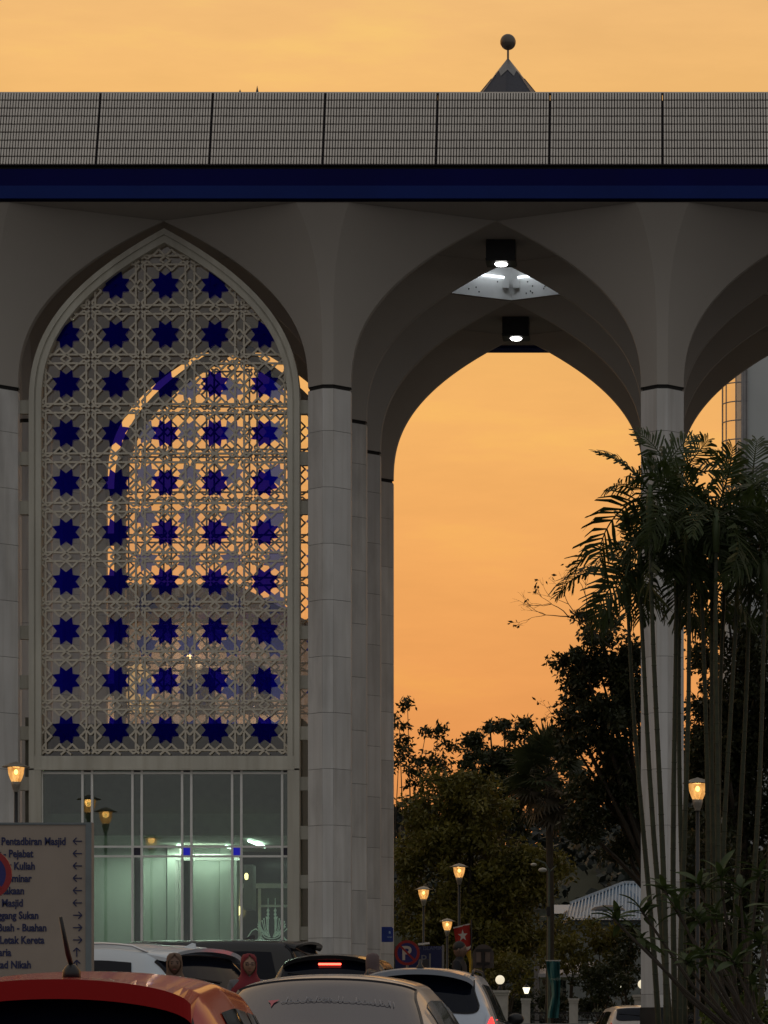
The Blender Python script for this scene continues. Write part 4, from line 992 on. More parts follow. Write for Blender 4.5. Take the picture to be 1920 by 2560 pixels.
tree('broadleaf_tree','dark tree right of the white column with glimpses of orange sky','tree',84,1860,
     [(1770,1560,50,28),(1820,1520,40,22),(1860,1590,80,55),(1770,1650,60,32),(1890,1700,70,90),(1770,1790,70,50),(1860,1830,90,90),(1745,1870,50,60),(1800,1960,100,80),(1890,2000,80,110),(1770,2080,80,80),(1840,1740,110,60),(1900,1860,70,90),(1900,2140,70,60),(1800,1870,90,70)],11,.15,L_DK,80,.38,trunk=.17,seed=9)
# fine bare twigs with a few leaves reaching left over the sky
tw = thing('bare_branch', 'thin bare branch with a few leaves reaching left across the orange sky', 'branch', W(1530,1700,70)); rd = random.Random(4); m = MB(); C_ = []
def twig(px, py, ang, L_, r_, dep):
    if dep == 0 or L_ < 8: 
        if rd.random() < .16: C_.append(tuple(W(px,py,70)))
        return
    pts = [W(px,py,70)]
    for k in range(3):
        ang += rd.uniform(-.25,.25); px += math.cos(ang)*L_/3; py -= math.sin(ang)*L_/3; pts.append(W(px,py,70)+Vector((0,rd.uniform(-.1,.1),0)))
    m.tube([tuple(p) for p in pts], [r_,r_*.85,r_*.7,r_*.55], 4, False)
    for _ in range(rd.choice((2,2,3))): twig(px, py, ang+rd.uniform(-.7,.7), L_*rd.uniform(.5,.8), r_*.6, dep-1)
for (a,b,c_,d,r0) in ((1530,1620,2.6,90,.022),(1490,1580,2.9,80,.02),(1450,1790,2.9,45,.014)): twig(a,b,c_,d,r0,5)
m.build('twigs', BARK, tw, world=True, kind='stuff')
v, f = leaves(C_, [.09]*len(C_), 3, .11); v -= np.array(wloc(tw)); link('leaf_sprays', bulkmesh('leaf_sprays', v, f, L_DK), tw, kind='stuff')
# bushes
BUSH = [('leafy bush below the blue ribbed roof, left part',107,1425,[(1420,2335,50,45),(1390,2390,50,40),(1440,2400,50,50)],L_OL),
        ('leafy bush with pale tips below the blue ribbed roof',108,1500,[(1490,2335,55,42),(1540,2350,50,40),(1500,2400,60,40)],L_OL),
        ('dark bush between the shelter and the white column',105,1570,[(1575,2360,45,60),(1560,2430,60,55),(1590,2330,30,35)],L_DK),
        ('dark drooping shrub in front of the shelter posts',104,1500,[(1500,2425,60,32),(1460,2450,40,30),(1530,2460,60,40)],L_DK),
        ('dark hedge behind the flag and signs',112,1120,[(1030,2430,70,70),(1120,2440,70,60),(1210,2430,60,60)],L_DK),
        ('bush of pale leaves behind the globe lamp',106,1270,[(1265,2400,45,45),(1225,2440,30,40),(1300,2440,40,40)],L_OL),
        ('low dark hedge behind the iron fence',108,1400,[(1330,2510,80,30),(1420,2510,80,30),(1500,2510,80,30),(1590,2510,50,30),(1240,2500,60,30)],L_DK)]
for i,(lab,Y,bp,bl,lm) in enumerate(BUSH): tree('bush',lab,'bush',Y,bp,bl,8,.15,lm,60,.36,'bushes beyond the portico',trunk=.06,seed=20+i)
tree('bush','dark shrub mass behind the right hand palm stems','bush',76,1810,[(1760,2180,60,110),(1840,2200,90,100),(1760,2350,60,100),(1850,2380,110,110),(1900,2250,60,90),(1800,2490,120,60)],8,.16,L_DK,60,.36,'bushes right of the column',trunk=.06,seed=31)
tree('bush','yellow green shrub in the bottom right corner under the big leaves','bush',46,1850,[(1830,2500,55,45),(1880,2540,50,50),(1780,2560,50,40)],14,.12,L_YG,40,.2,'bushes right of the column',trunk=.03,seed=32)

# hill and far wood
hm = MB(); nx, ny = 40, 16
for j in range(ny+1):
    for i in range(nx+1):
        x = -90+190*i/nx; y = 215+150*j/ny
        u = min(1,max(0,(y-215)/85)); e_ = math.sin(u*math.pi/2)**1.3
        h = 2.3+e_*(17+3.5*math.sin(x*.07+1.3)+2*math.sin(x*.19)); hm.v.append((x,y,h))
for j in range(ny):
    for i in range(nx): a = j*(nx+1)+i; hm.f.append((a,a+1,a+nx+2,a+nx+1))
hm.build('hill', mat('hill_soil', (.025,.032,.018), .95, var=.3), smooth=True, kind='structure')
n = 1500; cx_ = rng.uniform(-70,60,n); cy_ = rng.uniform(205,300,n)
u = np.clip((cy_-215)/85,0,1); cz_ = 2.3+np.sin(u*math.pi/2)**1.3*(17+3.5*np.sin(cx_*.07+1.3)+2*np.sin(cx_*.19))+rng.uniform(.2,2.6,n)
v, f = leaves(np.stack([cx_,cy_,cz_],1), rng.uniform(1.0,2.2,n), 38, .75, .8, .6)
o = link('far_wood', bulkmesh('far_wood', v, f, L_FAR), kind='stuff'); tag(o, 'dark far wood covering the hill behind the blue ribbed roof', 'wood')

# fan palm
FANM = leafmat('fan_leaf', (.020,.032,.014), (.055,.070,.030), .2); DEAD = leafmat('dead_fan', (.028,.024,.014), (.055,.045,.026), .2)
def fan_mesh(r_, mm, nseg=18):
    m = MB(); m.tube([(0,0,0),(.4*r_,0,.05),(.95*r_,0,0)], [.02,.014,.010], 4, False); ox = .95*r_
    for k in range(nseg):
        a = R(-115+230*k/(nseg-1)); a2 = R(230/(nseg-1)*.46); L_ = r_*(.85+.15*math.cos(a))*random.uniform(.9,1.08); dz = -.28*r_*(abs(a)/2)**1.5
        P = lambda rr, an, z: (ox+rr*math.cos(an), rr*math.sin(an), z)
        h = L_*.55
        m.add([(ox,0,0), P(h,a-a2,dz*.35), P(h,a+a2,dz*.35+.02), P(L_,a,dz-.12*r_)], [(0,1,2),(1,3,2)])
    return m.mesh('fan_leaf', mm)
fans = [fan_mesh(.82, FANM), fan_mesh(.74, FANM)]; deadf = [fan_mesh(.72, DEAD)]
Y = 100; q = W(1372,1930,Y); fp = thing('fan_palm', 'shaggy fan palm with a skirt of drooping leaves on the skyline', 'palm tree', (q.x, Y, 1.2)); hh = q.z-1.2
m = MB(); m.tube([(0,0,-.2),(.05,0,hh*.5),(0,0,hh+.1)], [.13,.11,.10], 10); m.build('trunk', BARK, fp)
rd = random.Random(2)
for k in range(46):
    az = k*2.399; el = R(85-150*(k/45)**.9+rd.uniform(-8,8)); mm = fans[k%2] if k < 30 else deadf[0]
    o = link('fan_leaf', mm, fp, loc=(0,0,hh-.35*(k/45)-.3*max(0,(k-30)/15))); 
    o.rotation_euler = (Matrix.Rotation(az,3,'Z') @ Matrix.Rotation(-el,3,'Y') @ Matrix.Rotation(rd.uniform(-.6,.6),3,'X')).to_euler()

# clustering palms in front of the right hand column
def frond_mesh(L_, droop, seed):
    rd = random.Random(seed); m = MB(); n = 12; pts = []; x = z = 0; a = R(28)
    for i in range(n+1):
        pts.append(Vector((x,0,z))); x += math.cos(a)*L_/n; z += math.sin(a)*L_/n; a -= R(droop)/n*(1+.8*i/n)
    m.tube([tuple(p) for p in pts], [.016*(1-.8*i/n)+.002 for i in range(n+1)], 4, False)
    nl = 20
    for k in range(nl):
        t = .16+.84*k/(nl-1); i = min(n-1,int(t*n)); p = pts[i].lerp(pts[i+1], t*n-i); d = (pts[i+1]-pts[i]).normalized(); up = Vector((-d.z,0,d.x))
        ll = .46*math.sin(math.pi*(.14+.78*t))**.7*rd.uniform(.85,1.1)*L_/1.4
        for sg in (-1,1):
            if rd.random() < .10: continue
            ll *= rd.uniform(.86,1.12); side = Vector((0,sg,0)); fw = .55+.9*t**3+rd.uniform(-.15,.3)
            dr = (side*1.0+d*fw+up*rd.uniform(.15,.42)).normalized(); tipd = (dr+Vector((0,0,-rd.uniform(.1,1.1)))).normalized()
            wd = d*(.030*L_/1.4)*rd.uniform(.85,1.3)
            midp = p+dr*ll*.55; tip = midp+tipd*ll*.5
            m.add([p-wd*.4, p+wd*.4, midp+wd, midp-wd], [(0,1,2,3)]); m.add([midp-wd, midp+wd, tip+wd*.5+d*.01, tip-wd*.3], [(0,1,2,3)])
    return m.mesh('frond', L_PALM)
fr = [frond_mesh(1.30,60,1), frond_mesh(1.4,88,2), frond_mesh(1.15,50,3), frond_mesh(1.45,110,4), frond_mesh(1.05,30,5), frond_mesh(1.25,95,6), frond_mesh(1.35,70,7)]
STEM = mat('palm_stem', (.036,.042,.020), .7, var=.35, scale=9, bump=.4, bscale=25); SHAFT = mat('crown_shaft', (.06,.09,.03), .5, var=.2)
def palm(tx, ty, bx2, Y, label, seed, nf=9):
    rd = random.Random(seed); top = W(tx, ty+84, Y); bz = ground(Y)-.1; bx3 = (bx2-VX)/F*Y
    t_ = thing('cluster_palm', label, 'palm tree', (bx3, Y, bz), 0, 'feathery palms in front of the right hand white column'); H = top-Vector((bx3,Y,bz))
    pts = []; 
    for i in range(9):
        t = i/8; pts.append((H.x*(t**1.0)+.10*math.sin(t*3+seed)*t*(1-t)*2, .05*math.sin(t*4+seed), H.z*t))
    m = MB(); m.tube(pts, [.047-.020*i/8 for i in range(9)], 8); 
    for k in range(26):
        t = (k+.5)/26; i = int(t*8); p = Vector(pts[i]).lerp(Vector(pts[i+1]), t*8-i); m.lathe([(.049-.02*t,-.008),(.053-.02*t,0),(.049-.02*t,.008)], tuple(p), 8)
    m.build('stem', STEM, t_, smooth=True)
    P_ = Vector(pts[-1]); m = MB(); m.tube([tuple(P_-Vector((0,0,.05))),tuple(P_+Vector((0,0,.3))),tuple(P_+Vector((0,0,.6)))], [.045,.06,.03], 8); m.build('crown_shaft', SHAFT, t_, smooth=True)
    for k in range(nf):
        az = k*2.399+seed*.7; el = R(66-95*(k/(nf-1))**.8+rd.uniform(-8,8)-18)
        o = link('frond', fr[rd.choice((0,1,2,3,5,6)) if k > 1 else 4], t_, loc=P_+Vector((0,0,.52-.12*k/nf)))
        o.rotation_euler = (Matrix.Rotation(az,3,'Z') @ Matrix.Rotation(-el,3,'Y') @ Matrix.Rotation(rd.uniform(-.9,.9),3,'X')).to_euler(); s3 = rd.uniform(.7,1.15); o.scale = (s3,s3,s3)
PL = [(1625,1235,1668,49,'palm whose fronds reach left over the sky below the arch'),(1700,1400,1710,51.5,'short palm with a hanging crown at the column edge'),(1600,1400,1685,50,'leftmost palm stem, its crown low against the sky edge'),
      (1690,1200,1690,50.5,'tallest palm, its tip against the top of the white column'),
      (1722,1320,1700,49.5,'palm with green crown at the right edge of the column'),
      (1752,1330,1772,50,'palm stem passing in front of the right hand lamp'),(1790,1290,1786,49,'palm with spiky fronds against the sky in the right arch'),
      (1570,1440,1652,52,'lowest left palm with dark hooked fronds'),(1780,1400,1800,51,'low palm between the column and the right group'),
      (1845,1330,1792,50,'palm in front of the glazed corner of the white building'),(1876,1250,1830,51,'palm with an upright young leaf before the grey white wall'),
      (1912,1390,1858,49.5,'palm near the right edge with hanging fronds'),(1950,1340,1890,50.5,'palm cut by the right edge'),(1812,1370,1776,51.5,'palm with a brown skirt right of the lamp')]
for i,(a,b,c_,d,lab) in enumerate(PL): palm(a,b,c_,d,lab,i+1, 9)

# big leafed shrub at the lower right
def lance(L_, wd):
    m = MB(); n = 5
    for i in range(n+1):
        t = i/n; ww = wd*math.sin(math.pi*min(.97,t*.92+.06))**.8; x = L_*t; z = .10*L_*math.sin(t*2.2)-.22*L_*t*t
        m.v += [(x,-ww/2,z+.012),(x,0,z),(x,ww/2,z+.012)]
    for i in range(n): j = 3*i; m.f += [(j,j+3,j+4,j+1),(j+1,j+4,j+5,j+2)]
    return m.mesh('leaf', leafmat('big_leaf', (.025,.045,.012), (.07,.105,.030), .3, 3), True)
lfs = [lance(.32,.085), lance(.27,.075), lance(.36,.10)]
def big_shrub(base_px, Y, tips, label, seed):
    rd = random.Random(seed); b0 = W(base_px,2640,Y); b0.z = ground(Y)-.05
    t_ = thing('big_leafed_shrub', label, 'shrub', tuple(b0), 0, 'big leafed shrubs at the lower right'); m = MB()
    hub = b0+Vector((0,0,.5))
    m.tube([tuple(b0),tuple(hub)], [.05,.04], 7)
    for (px, py) in tips:
        tip = W(px,py,Y)+Vector((0,rd.uniform(-.3,.3),0)); mid = hub.lerp(tip,.55)+Vector((rd.uniform(-.1,.1),0,-.12)); m.tube([tuple(hub),tuple(mid),tuple(tip)], [.03,.022,.014], 6)
        d = (tip-mid).normalized()
        for k in range(12):
            az = k*2.399+rd.random(); el = R(rd.uniform(-25,60)); o = link('leaf', rd.choice(lfs), t_, loc=tip-b0-d*.012*k)
            o.rotation_euler = (Matrix.Rotation(az,3,'Z') @ Matrix.Rotation(-el,3,'Y') @ Matrix.Rotation(rd.uniform(-.5,.5),3,'X')).to_euler(); s3 = rd.uniform(.75,1.1); o.scale = (s3,)*3
    m.build('stem', BARK, t_, world=True)
big_shrub(1905,41,[(1530,2295),(1600,2270),(1655,2215),(1590,2340),(1690,2265),(1740,2290)],'big leafed shrub reaching left in front of the white column foot',1)
big_shrub(1870,42,[(1745,2200),(1800,2180),(1850,2220),(1900,2180),(1790,2280),(1860,2300)],'big leafed shrub with its tips level with the shelter roof, before the palm stems',2)
big_shrub(1960,40,[(1830,2400),(1900,2340),(1930,2260),(1760,2380),(1880,2450),(1710,2400)],'lowest big leafed shrub at the bottom right edge',3)

# ------------------------------------------------------------------ vehicles
CGLASS = mat('car_glass', (.003,.005,.012), .04, var=0, spec=.22); RUBBER = mat('rubber', (.012,.012,.012), .8); RIM = mat('rim', (.35,.35,.36), .3, metal=.9); CHROME = mat('chrome', (.7,.7,.7), .12, metal=1, var=0)
TAIL = mat('tail_lamp', (.35,.01,.01), .15, var=0, emit=(1,.02,.02), estr=.12); TRIM = mat('black_trim', (.010,.010,.011), .35)
def paint(name, col, metal=.0): return mat('paint_'+name, col, .45, metal=metal, var=0, coat=.8, spec=.3, crough=.09)
def ci(tab, y): return float(np.interp(y, [a for a,b in tab], [b for a,b in tab]))
KER = [(d, math.exp(-d*d*2)) for d in (-1.6,-1.2,-.8,-.4,0,.4,.8,1.2,1.6)]
def smooth_tab(tab, y, h=.10):
    h *= min(1, .35+y*1.2)                              # keep the tailgate crisp
    return sum(ci(tab,y+d*h)*w_ for d, w_ in KER)/sum(w_ for d, w_ in KER)
class Car:
    def __init__(s, L_, Wd, top, belt, wid, roofw, sill=.24, crown=.045):
        s.L, s.Wd, s.top, s.belt, s.wid, s.roofw, s.sill, s.crown = L_, Wd, top, belt, wid, roofw, sill, crown
    def P(s, y, t):                                    # t in [-1,1] round the section, 0 on the centre line of the roof
        sg = -1 if t < 0 else 1; t = abs(t)
        zt = smooth_tab(s.top, y, .12); w_ = s.Wd/2*smooth_tab(s.wid, y, .08); zb = min(smooth_tab(s.belt, y, .1), zt-.04)
        g_ = min(1, max(0, (zt-zb)/.42)); wr = w_*(.93*(1-g_)+smooth_tab(s.roofw,y,.1)*g_)
        pts = [(0,zt),(wr*.45,zt-s.crown*.18),(wr*.82,zt-s.crown*.75),(wr*.97,zt-s.crown-.045*g_),(wr+(w_*.975-wr)*.5,zt-(zt-zb)*.55-.01),(w_*.975,zb),(w_,zb-.10),(w_*1.0,zb-.30 if zb-.3>s.sill+.12 else s.sill+.12),(w_*.955,s.sill+.02),(w_*.90,s.sill-.03)]
        n = len(pts)-1; u = t*n; i = min(n-1, int(u)); f = u-i
        p0 = pts[max(0,i-1)] if i > 0 else (-pts[1][0], pts[1][1]); p1 = pts[i]; p2 = pts[i+1]; p3 = pts[min(n,i+2)]
        def cr(a,b,c_,d): return .5*((2*b)+(-a+c_)*f+(2*a-5*b+4*c_-d)*f*f+(-a+3*b-3*c_+d)*f**3)
        x = cr(p0[0],p1[0],p2[0],p3[0]); z = cr(p0[1],p1[1],p2[1],p3[1])
        return Vector((sg*max(0,x), y, z))
    def N(s, y, t):
        e1 = s.P(y+.01,t)-s.P(y-.01,t); e2 = s.P(y,min(1,t+.004))-s.P(y,max(-1,t-.004)); n = e1.cross(e2)
        if n.length < 1e-9: return Vector((0,0,1))
        n.normalize(); c_ = s.P(y,t)-Vector((0,s.L/2,.7))
        return n if n.dot(c_) > 0 else -n
    def patch(s, y0, y1, t0, t1, ny=14, nt=18, off=.006, y0e=None, y1e=None):   # surface patch, ends may curve with t
        m = MB()
        for i in range(ny+1):
            for j in range(nt+1):
                t = t0+(t1-t0)*j/nt; a = y0 if y0e is None else y0e(t); b = y1 if y1e is None else y1e(t); y = a+(b-a)*i/ny
                m.v.append(tuple(s.P(y,t)+s.N(y,t)*off))
        for i in range(ny):
            for j in range(nt): k = i*(nt+1)+j; m.f.append((k,k+1,k+nt+2,k+nt+1))
        return m
    def body(s):
        m = MB(); ys = sorted(set([round(v,3) for v in list(np.linspace(0,.9,34))+list(np.linspace(.9,s.L-.5,50))+list(np.linspace(s.L-.5,s.L,14))])); nt = 110
        for y in ys:
            for j in range(nt+1): m.v.append(tuple(s.P(y,-1+2*j/nt)))
        for i in range(len(ys)-1):
            for j in range(nt): k = i*(nt+1)+j; m.f.append((k,k+nt+1,k+nt+2,k+1))
        for yi, fl in ((0,1),(len(ys)-1,0)):
            ring_ = [yi*(nt+1)+j for j in range(nt+1)]; m.f.append(tuple(ring_ if fl else reversed(ring_)))
        b0 = [j for j in range(0,1)]
        m.f.append(tuple([i*(nt+1) for i in range(len(ys))]+[i*(nt+1)+nt for i in reversed(range(len(ys)))]))
        return m
wheel_t = MB(); wheel_t.lathe([(.20,-.105),(.30,-.11),(.325,-.07),(.325,.07),(.30,.11),(.20,.105)],(0,0,0),24,'x'); TYRE = wheel_t.mesh('tyre', RUBBER, True)
wr_ = MB(); wr_.lathe([(.01,-.09),(.06,-.09),(.07,-.06),(.19,-.06),(.205,-.10),(.205,.10),(.19,.06),(.07,.06),(.06,.09),(.01,.09)],(0,0,0),20,'x')
for k in range(5): a = 2*math.pi*k/5; wr_.bar((.075,.05*math.cos(a),.05*math.sin(a)),(.075,.19*math.cos(a),.19*math.sin(a)),.05,.03,(1,0,0)); wr_.bar((-.075,.05*math.cos(a),.05*math.sin(a)),(-.075,.19*math.cos(a),.19*math.sin(a)),.05,.03,(1,0,0))
RIMM = wr_.mesh('rim', RIM)
def build_car(car, name, label, loc, rz, pm, rear, spoiler=None, rails=False, brake=None, antenna=None, sidey=None, tails=None, tint=CGLASS, rearlit=False, windsh=None, hl=True, wipe=True, plate=None, pillars=(.5,)):
    r_ = thing(name, label, 'car', loc, rz)
    car.body().build('body', pm, r_, smooth=True)
    y0, y1, tw_ = rear
    edge = lambda t: y0+.10*(abs(t)/tw_)**4
    car.patch(y0,y1,-tw_,tw_,16,28,.006, y0e=edge, y1e=lambda t: y1-.02+.05*(t/tw_)**2).build('rear_window', tint, r_, smooth=True)
    m = MB()
    for k in range(28):                                # dark rubber seal round the rear glass
        a = -tw_+2*tw_*k/28; b = -tw_+2*tw_*(k+1)/28
        for yf in (lambda t: y1-.02+.05*(t/tw_)**2, edge): p = car.P(yf(a),a)+car.N(yf(a),a)*.006; q = car.P(yf(b),b)+car.N(yf(b),b)*.006; m.bar(p,q,.016,.012,(0,0,1))
    for sg in (-1,1):
        yy = np.linspace(edge(tw_), y1+.03, 9)
        for a, b in zip(yy, yy[1:]): m.bar(car.P(a,sg*tw_)+car.N(a,sg*tw_)*.006, car.P(b,sg*tw_)+car.N(b,sg*tw_)*.006, .016,.012,(0,0,1))
    m.build('window_seal', TRIM, r_, kind='stuff')
    sy0, sy1 = sidey; cuts = [sy0]+[sy0+(sy1-sy0)*c_ for c_ in pillars]+[sy1]
    for sg in (-1,1):
        for a, b in zip(cuts, cuts[1:]):
            ta, tb = .375, .545
            e0 = (lambda t, a=a, ta=ta, tb=tb: a+.03+(.16*(tb-t)/(tb-ta) if a == sy0 else 0)); e1 = (lambda t, b=b, ta=ta, tb=tb: b-.03-(.55*(tb-t)/(tb-ta) if b == sy1 else 0))
            f0 = (lambda t: e0(abs(t))); f1 = (lambda t: e1(abs(t)))
            car.patch(a,b,sg*ta,sg*tb,12,8,.006,f0,f1).build('side_window', tint, r_, smooth=True)
        m = MB()
        for a in np.linspace(sy0+.05,sy1-.1,14)[:-1]:
            b = a+(sy1-sy0-.15)/13; m.bar(car.P(a,sg*.556)+car.N(a,sg*.556)*.008, car.P(b,sg*.556)+car.N(b,sg*.556)*.008,.02,.012,(0,0,1))
        m.build('belt_trim', CHROME, r_)
        # door seams, handles
        for c_ in cuts[1:]:
            m = MB(); ts = np.linspace(.56,.93,7)
            for a, b in zip(ts, ts[1:]): m.bar(car.P(c_,sg*a)+car.N(c_,sg*a)*.001, car.P(c_,sg*b)+car.N(c_,sg*b)*.001,.007,.004,(1,0,0))
            m.build('door_seam', TRIM, r_)
            m = MB(); yy = c_-.28; m.bar(car.P(yy,sg*.62)+car.N(yy,sg*.62)*.02, car.P(yy+.18,sg*.62)+car.N(yy+.18,sg*.62)*.02,.025,.03,(0,0,1)); m.build('door_handle', pm, r_)
        # mirror
        ym_ = sy1-.42; p = car.P(ym_,sg*.54); m = MB(); m.ball((p.x+sg*.13,ym_,p.z+.03),.10,10,(1,.55,.72)); o = m.build('mirror_housing', TRIM if rails else pm, r_, smooth=True)
        m = MB(); m.bar((p.x,ym_,p.z-.02),(p.x+sg*.10,ym_,p.z+.0),.04,.03); m.build('mirror_arm', TRIM, r_)
        # tail lamp
        if tails:
            ta, tb, ya, yb_ = tails; car.patch(ya,yb_,sg*ta,sg*tb,8,8,.012).build('tail_lamp', mat('tail_lamp_lit', (.4,.01,.01), .2, var=0, emit=(1,.03,.03), estr=2.5) if rearlit else TAIL, r_, smooth=True)
        if hl: car.patch(car.L-.42,car.L-.06,sg*.57,sg*.68,6,6,.008).build('headlight', mat('headlight', (.5,.52,.55), .1, var=0), r_, smooth=True)
        if rails:
            m = MB(); ys = np.linspace(sy0+.05,sy1-.75,12)
            m.tube([tuple(car.P(y,sg*.27)+Vector((0,0,.055 if 0<i<11 else .005))) for i,y in enumerate(ys)], .017, 6); m.build('roof_rail', CHROME if rails == 'chrome' else TRIM, r_, smooth=True)
    if windsh:
        a, b = windsh; car.patch(a,b,-.36,.36,10,20,.006).build('windscreen', tint, r_, smooth=True)
    if spoiler:
        ys0, ys1, tsp, th = spoiler; m = MB(); n = 30
        for j in range(n+1):
            t = -tsp+2*tsp*j/n; f = abs(t/tsp); p = car.P(ys1,t)+Vector((0,0,.004)); q = car.P(ys1,t)+Vector((0,ys0-ys1+.09*f**3,-.012-.03*f**2))
            m.v += [tuple(p), tuple(q), tuple(q+Vector((0,.02,-th))), tuple(p+Vector((0,-.03,-th*1.1)))]
        for j in range(n):
            k = 4*j; m.f += [(k,k+4,k+5,k+1),(k+1,k+5,k+6,k+2),(k+2,k+6,k+7,k+3)]
        m.f += [(0,1,2,3),(4*n+3,4*n+2,4*n+1,4*n)]; m.build('spoiler', pm, r_)
    if brake:
        yb3, zo, wbk, lit = brake; p = car.P(yb3,0); m = MB(); m.box((-wbk/2,p.y-.03,p.z+zo-.012),(wbk/2,p.y+.02,p.z+zo+.012))
        m.build('brake_light', mat('brake_lit', (.6,.02,.02), .3, var=0, emit=(1,.07,.04), estr=7) if lit else TAIL, r_)
    if antenna:
        ya, kind_ = antenna; p = car.P(ya,0); m = MB()
        if kind_ == 'whip':
            m.lathe([(.042,-.01),(.040,.03),(.022,.055),(.014,.06)], tuple(p), 12); m.tube([tuple(p+Vector((0,0,.05))),tuple(p+Vector((-.01,-.03,.10))),tuple(p+Vector((-.03,-.12,.265)))],[.011,.012,.008],8)
        elif kind_ == 'fin': m.add([p+Vector((-.03,-.08,-.01)),p+Vector((.03,-.08,-.01)),p+Vector((.022,.14,-.01)),p+Vector((-.022,.14,-.01)),p+Vector((0,-.09,.065)),p+Vector((0,-.04,.075))],[(0,1,4),(1,2,5,4),(2,3,5),(3,0,4,5),(0,3,2,1)])
        else: m.lathe([(.06,-.02),(.03,.035),(.018,.05),(.012,.10)], tuple(p), 10)
        m.build('antenna', TRIM if kind_ != 'fin' else pm, r_, smooth=(kind_ != 'fin'))
    z_ = car.sill
    for yy in (.78, car.L-.88):
        for sg in (-1,1):
            wt = link('wheel', TYRE, r_, loc=(sg*(car.Wd/2-.13), yy, .325)); link('rim', RIMM, wt)
    m = MB(); m.box((-.26,-.012,.62),(.26,.004,.74)); m.build('number_plate', TRIM, r_)
    car.patch(.0,.12,-.96,.96,4,20,.012).v
    if wipe:
        a = car.P(y0+.10,.02)+car.N(y0+.10,.02)*.02; b = car.P(y0+.18,-.22)+car.N(y0+.18,-.22)*.02; m = MB(); m.bar(a,b,.014,.012,(0,0,1)); m.build('wiper', TRIM, r_)
    return r_
hatch = Car(3.75,1.68,[(0,.88),(.04,.98),(.10,1.05),(.42,1.43),(.52,1.475),(1.3,1.53),(2.2,1.50),(2.95,1.02),(3.0,.98),(3.6,.84),(3.75,.62)],[(0,.80),(.1,.97),(2.9,.93),(3.75,.6)],[(0,.86),(.12,.95),(.6,1),(2.8,1),(3.5,.93),(3.75,.80)],[(0,.80),(.5,.735),(2,.76),(2.8,.80),(3.75,.9)],crown=.06)
suv = Car(4.5,1.80,[(0,.85),(.03,1.0),(.08,1.08),(.34,1.50),(.46,1.60),(.9,1.625),(2.2,1.63),(2.9,1.52),(3.5,1.12),(3.6,1.05),(4.35,.93),(4.5,.7)],[(0,.85),(.1,1.02),(3.5,.99),(4.5,.65)],[(0,.88),(.12,.96),(.6,1),(3.6,1),(4.3,.93),(4.5,.82)],[(0,.82),(.45,.745),(2,.77),(3.3,.82),(4.5,.9)],crown=.085)
sedan = Car(4.4,1.70,[(0,.80),(.03,.95),(.10,1.03),(.50,1.06),(.62,1.08),(1.25,1.42),(1.42,1.465),(2.1,1.48),(2.6,1.42),(3.25,1.0),(3.35,.95),(4.25,.80),(4.4,.6)],[(0,.80),(.6,.96),(3.3,.92),(4.4,.6)],[(0,.86),(.12,.95),(.6,1),(3.4,1),(4.2,.93),(4.4,.80)],[(0,.86),(.6,.84),(1.3,.74),(2.4,.76),(3.3,.84),(4.4,.9)],crown=.08)
van = Car(5.0,1.88,[(0,.9),(.03,1.15),(.08,1.3),(.25,1.80),(.36,1.90),(1,1.93),(3.0,1.92),(3.7,1.75),(4.3,1.15),(4.4,1.08),(4.9,.9),(5.0,.7)],[(0,.95),(.1,1.12),(4.2,1.06),(5,.7)],[(0,.92),(.1,.97),(.5,1),(4.2,1),(4.8,.94),(5,.85)],[(0,.90),(.4,.86),(3,.86),(4.3,.9),(5,.95)],crown=.06)
def X(px, Y): return (px-VX)/F*Y
# red hatchback, nearest
Y = 15; h_ = ZC+(VY-2424)/F*Y
build_car(hatch,'red_hatchback','glossy red hatchback nearest the camera, its rear cut by the lower left corner',(X(165,Y),Y-.45,h_-1.515),R(1),paint('red',(.42,.008,.009)),(.14,.46,.27),spoiler=(.20,.60,.30,.085),antenna=(.66,'whip'),sidey=(.62,2.9),tails=(.45,.66,.01,.20),windsh=(2.25,2.9))
# silver sedan
Y = 22.5; h_ = ZC+(VY-2432)/F*Y
sd = build_car(sedan,'silver_sedan','pale silver sedan with white script across its rear window',(X(808,Y),Y-1.5,h_-1.475),R(-2),paint('silver',(.42,.41,.41),.35),(.66,1.30,.285),antenna=None,sidey=(1.05,3.2),tails=(.45,.66,.01,.18),windsh=(2.65,3.25),tint=mat('tinted_rear', (.03,.03,.045), .10, var=0, coat=.4, spec=.8),wipe=False)
sc_m = mat('sticker_white', (.30,.31,.34), .6, var=0)
rd = random.Random(9); q = sedan
yy = .98
def onglass(x, dz): t = x/1.9; p = q.P(yy+dz, t)+q.N(yy+dz, t)*.013; return tuple(p)
m = MB(); x = -.17
while x < .30:                                        # flowing right-to-left script: strokes, bowls and tall stems
    w_ = rd.uniform(.016,.034); base = rd.uniform(-.004,.004)
    m.tube([onglass(x, base+.004), onglass(x+w_*.3, base-.008), onglass(x+w_*.7, base-.006), onglass(x+w_, base+.006)], .0028, 4)
    k = rd.random()
    if k < .38: m.tube([onglass(x+w_, base), onglass(x+w_*.95, base+.055)], .0026, 4)
    elif k < .6: m.tube([onglass(x+w_*.5, base+.028), onglass(x+w_*.62, base+.032)], .0034, 4)
    elif k < .8: m.tube([onglass(x, base+.02), onglass(x+w_*.5, base+.034), onglass(x+w_*.9, base+.018), onglass(x+w_*.5, base+.008)], .0024, 4)
    x += w_*.92
for xx in (.312,.330): m.tube([onglass(xx,-.01),onglass(xx,.05)],.003,4)
m.build('script_sticker', sc_m, sd)
m = MB(); m.v += [onglass(-.235,.03),onglass(-.18,.03),onglass(-.20,-.01),onglass(-.205,-.055),onglass(-.215,-.01)]; m.f.append((0,1,2,3,4)); m.build('pink_sticker', mat('sticker_pink', (.45,.10,.13), .5, var=0), sd)
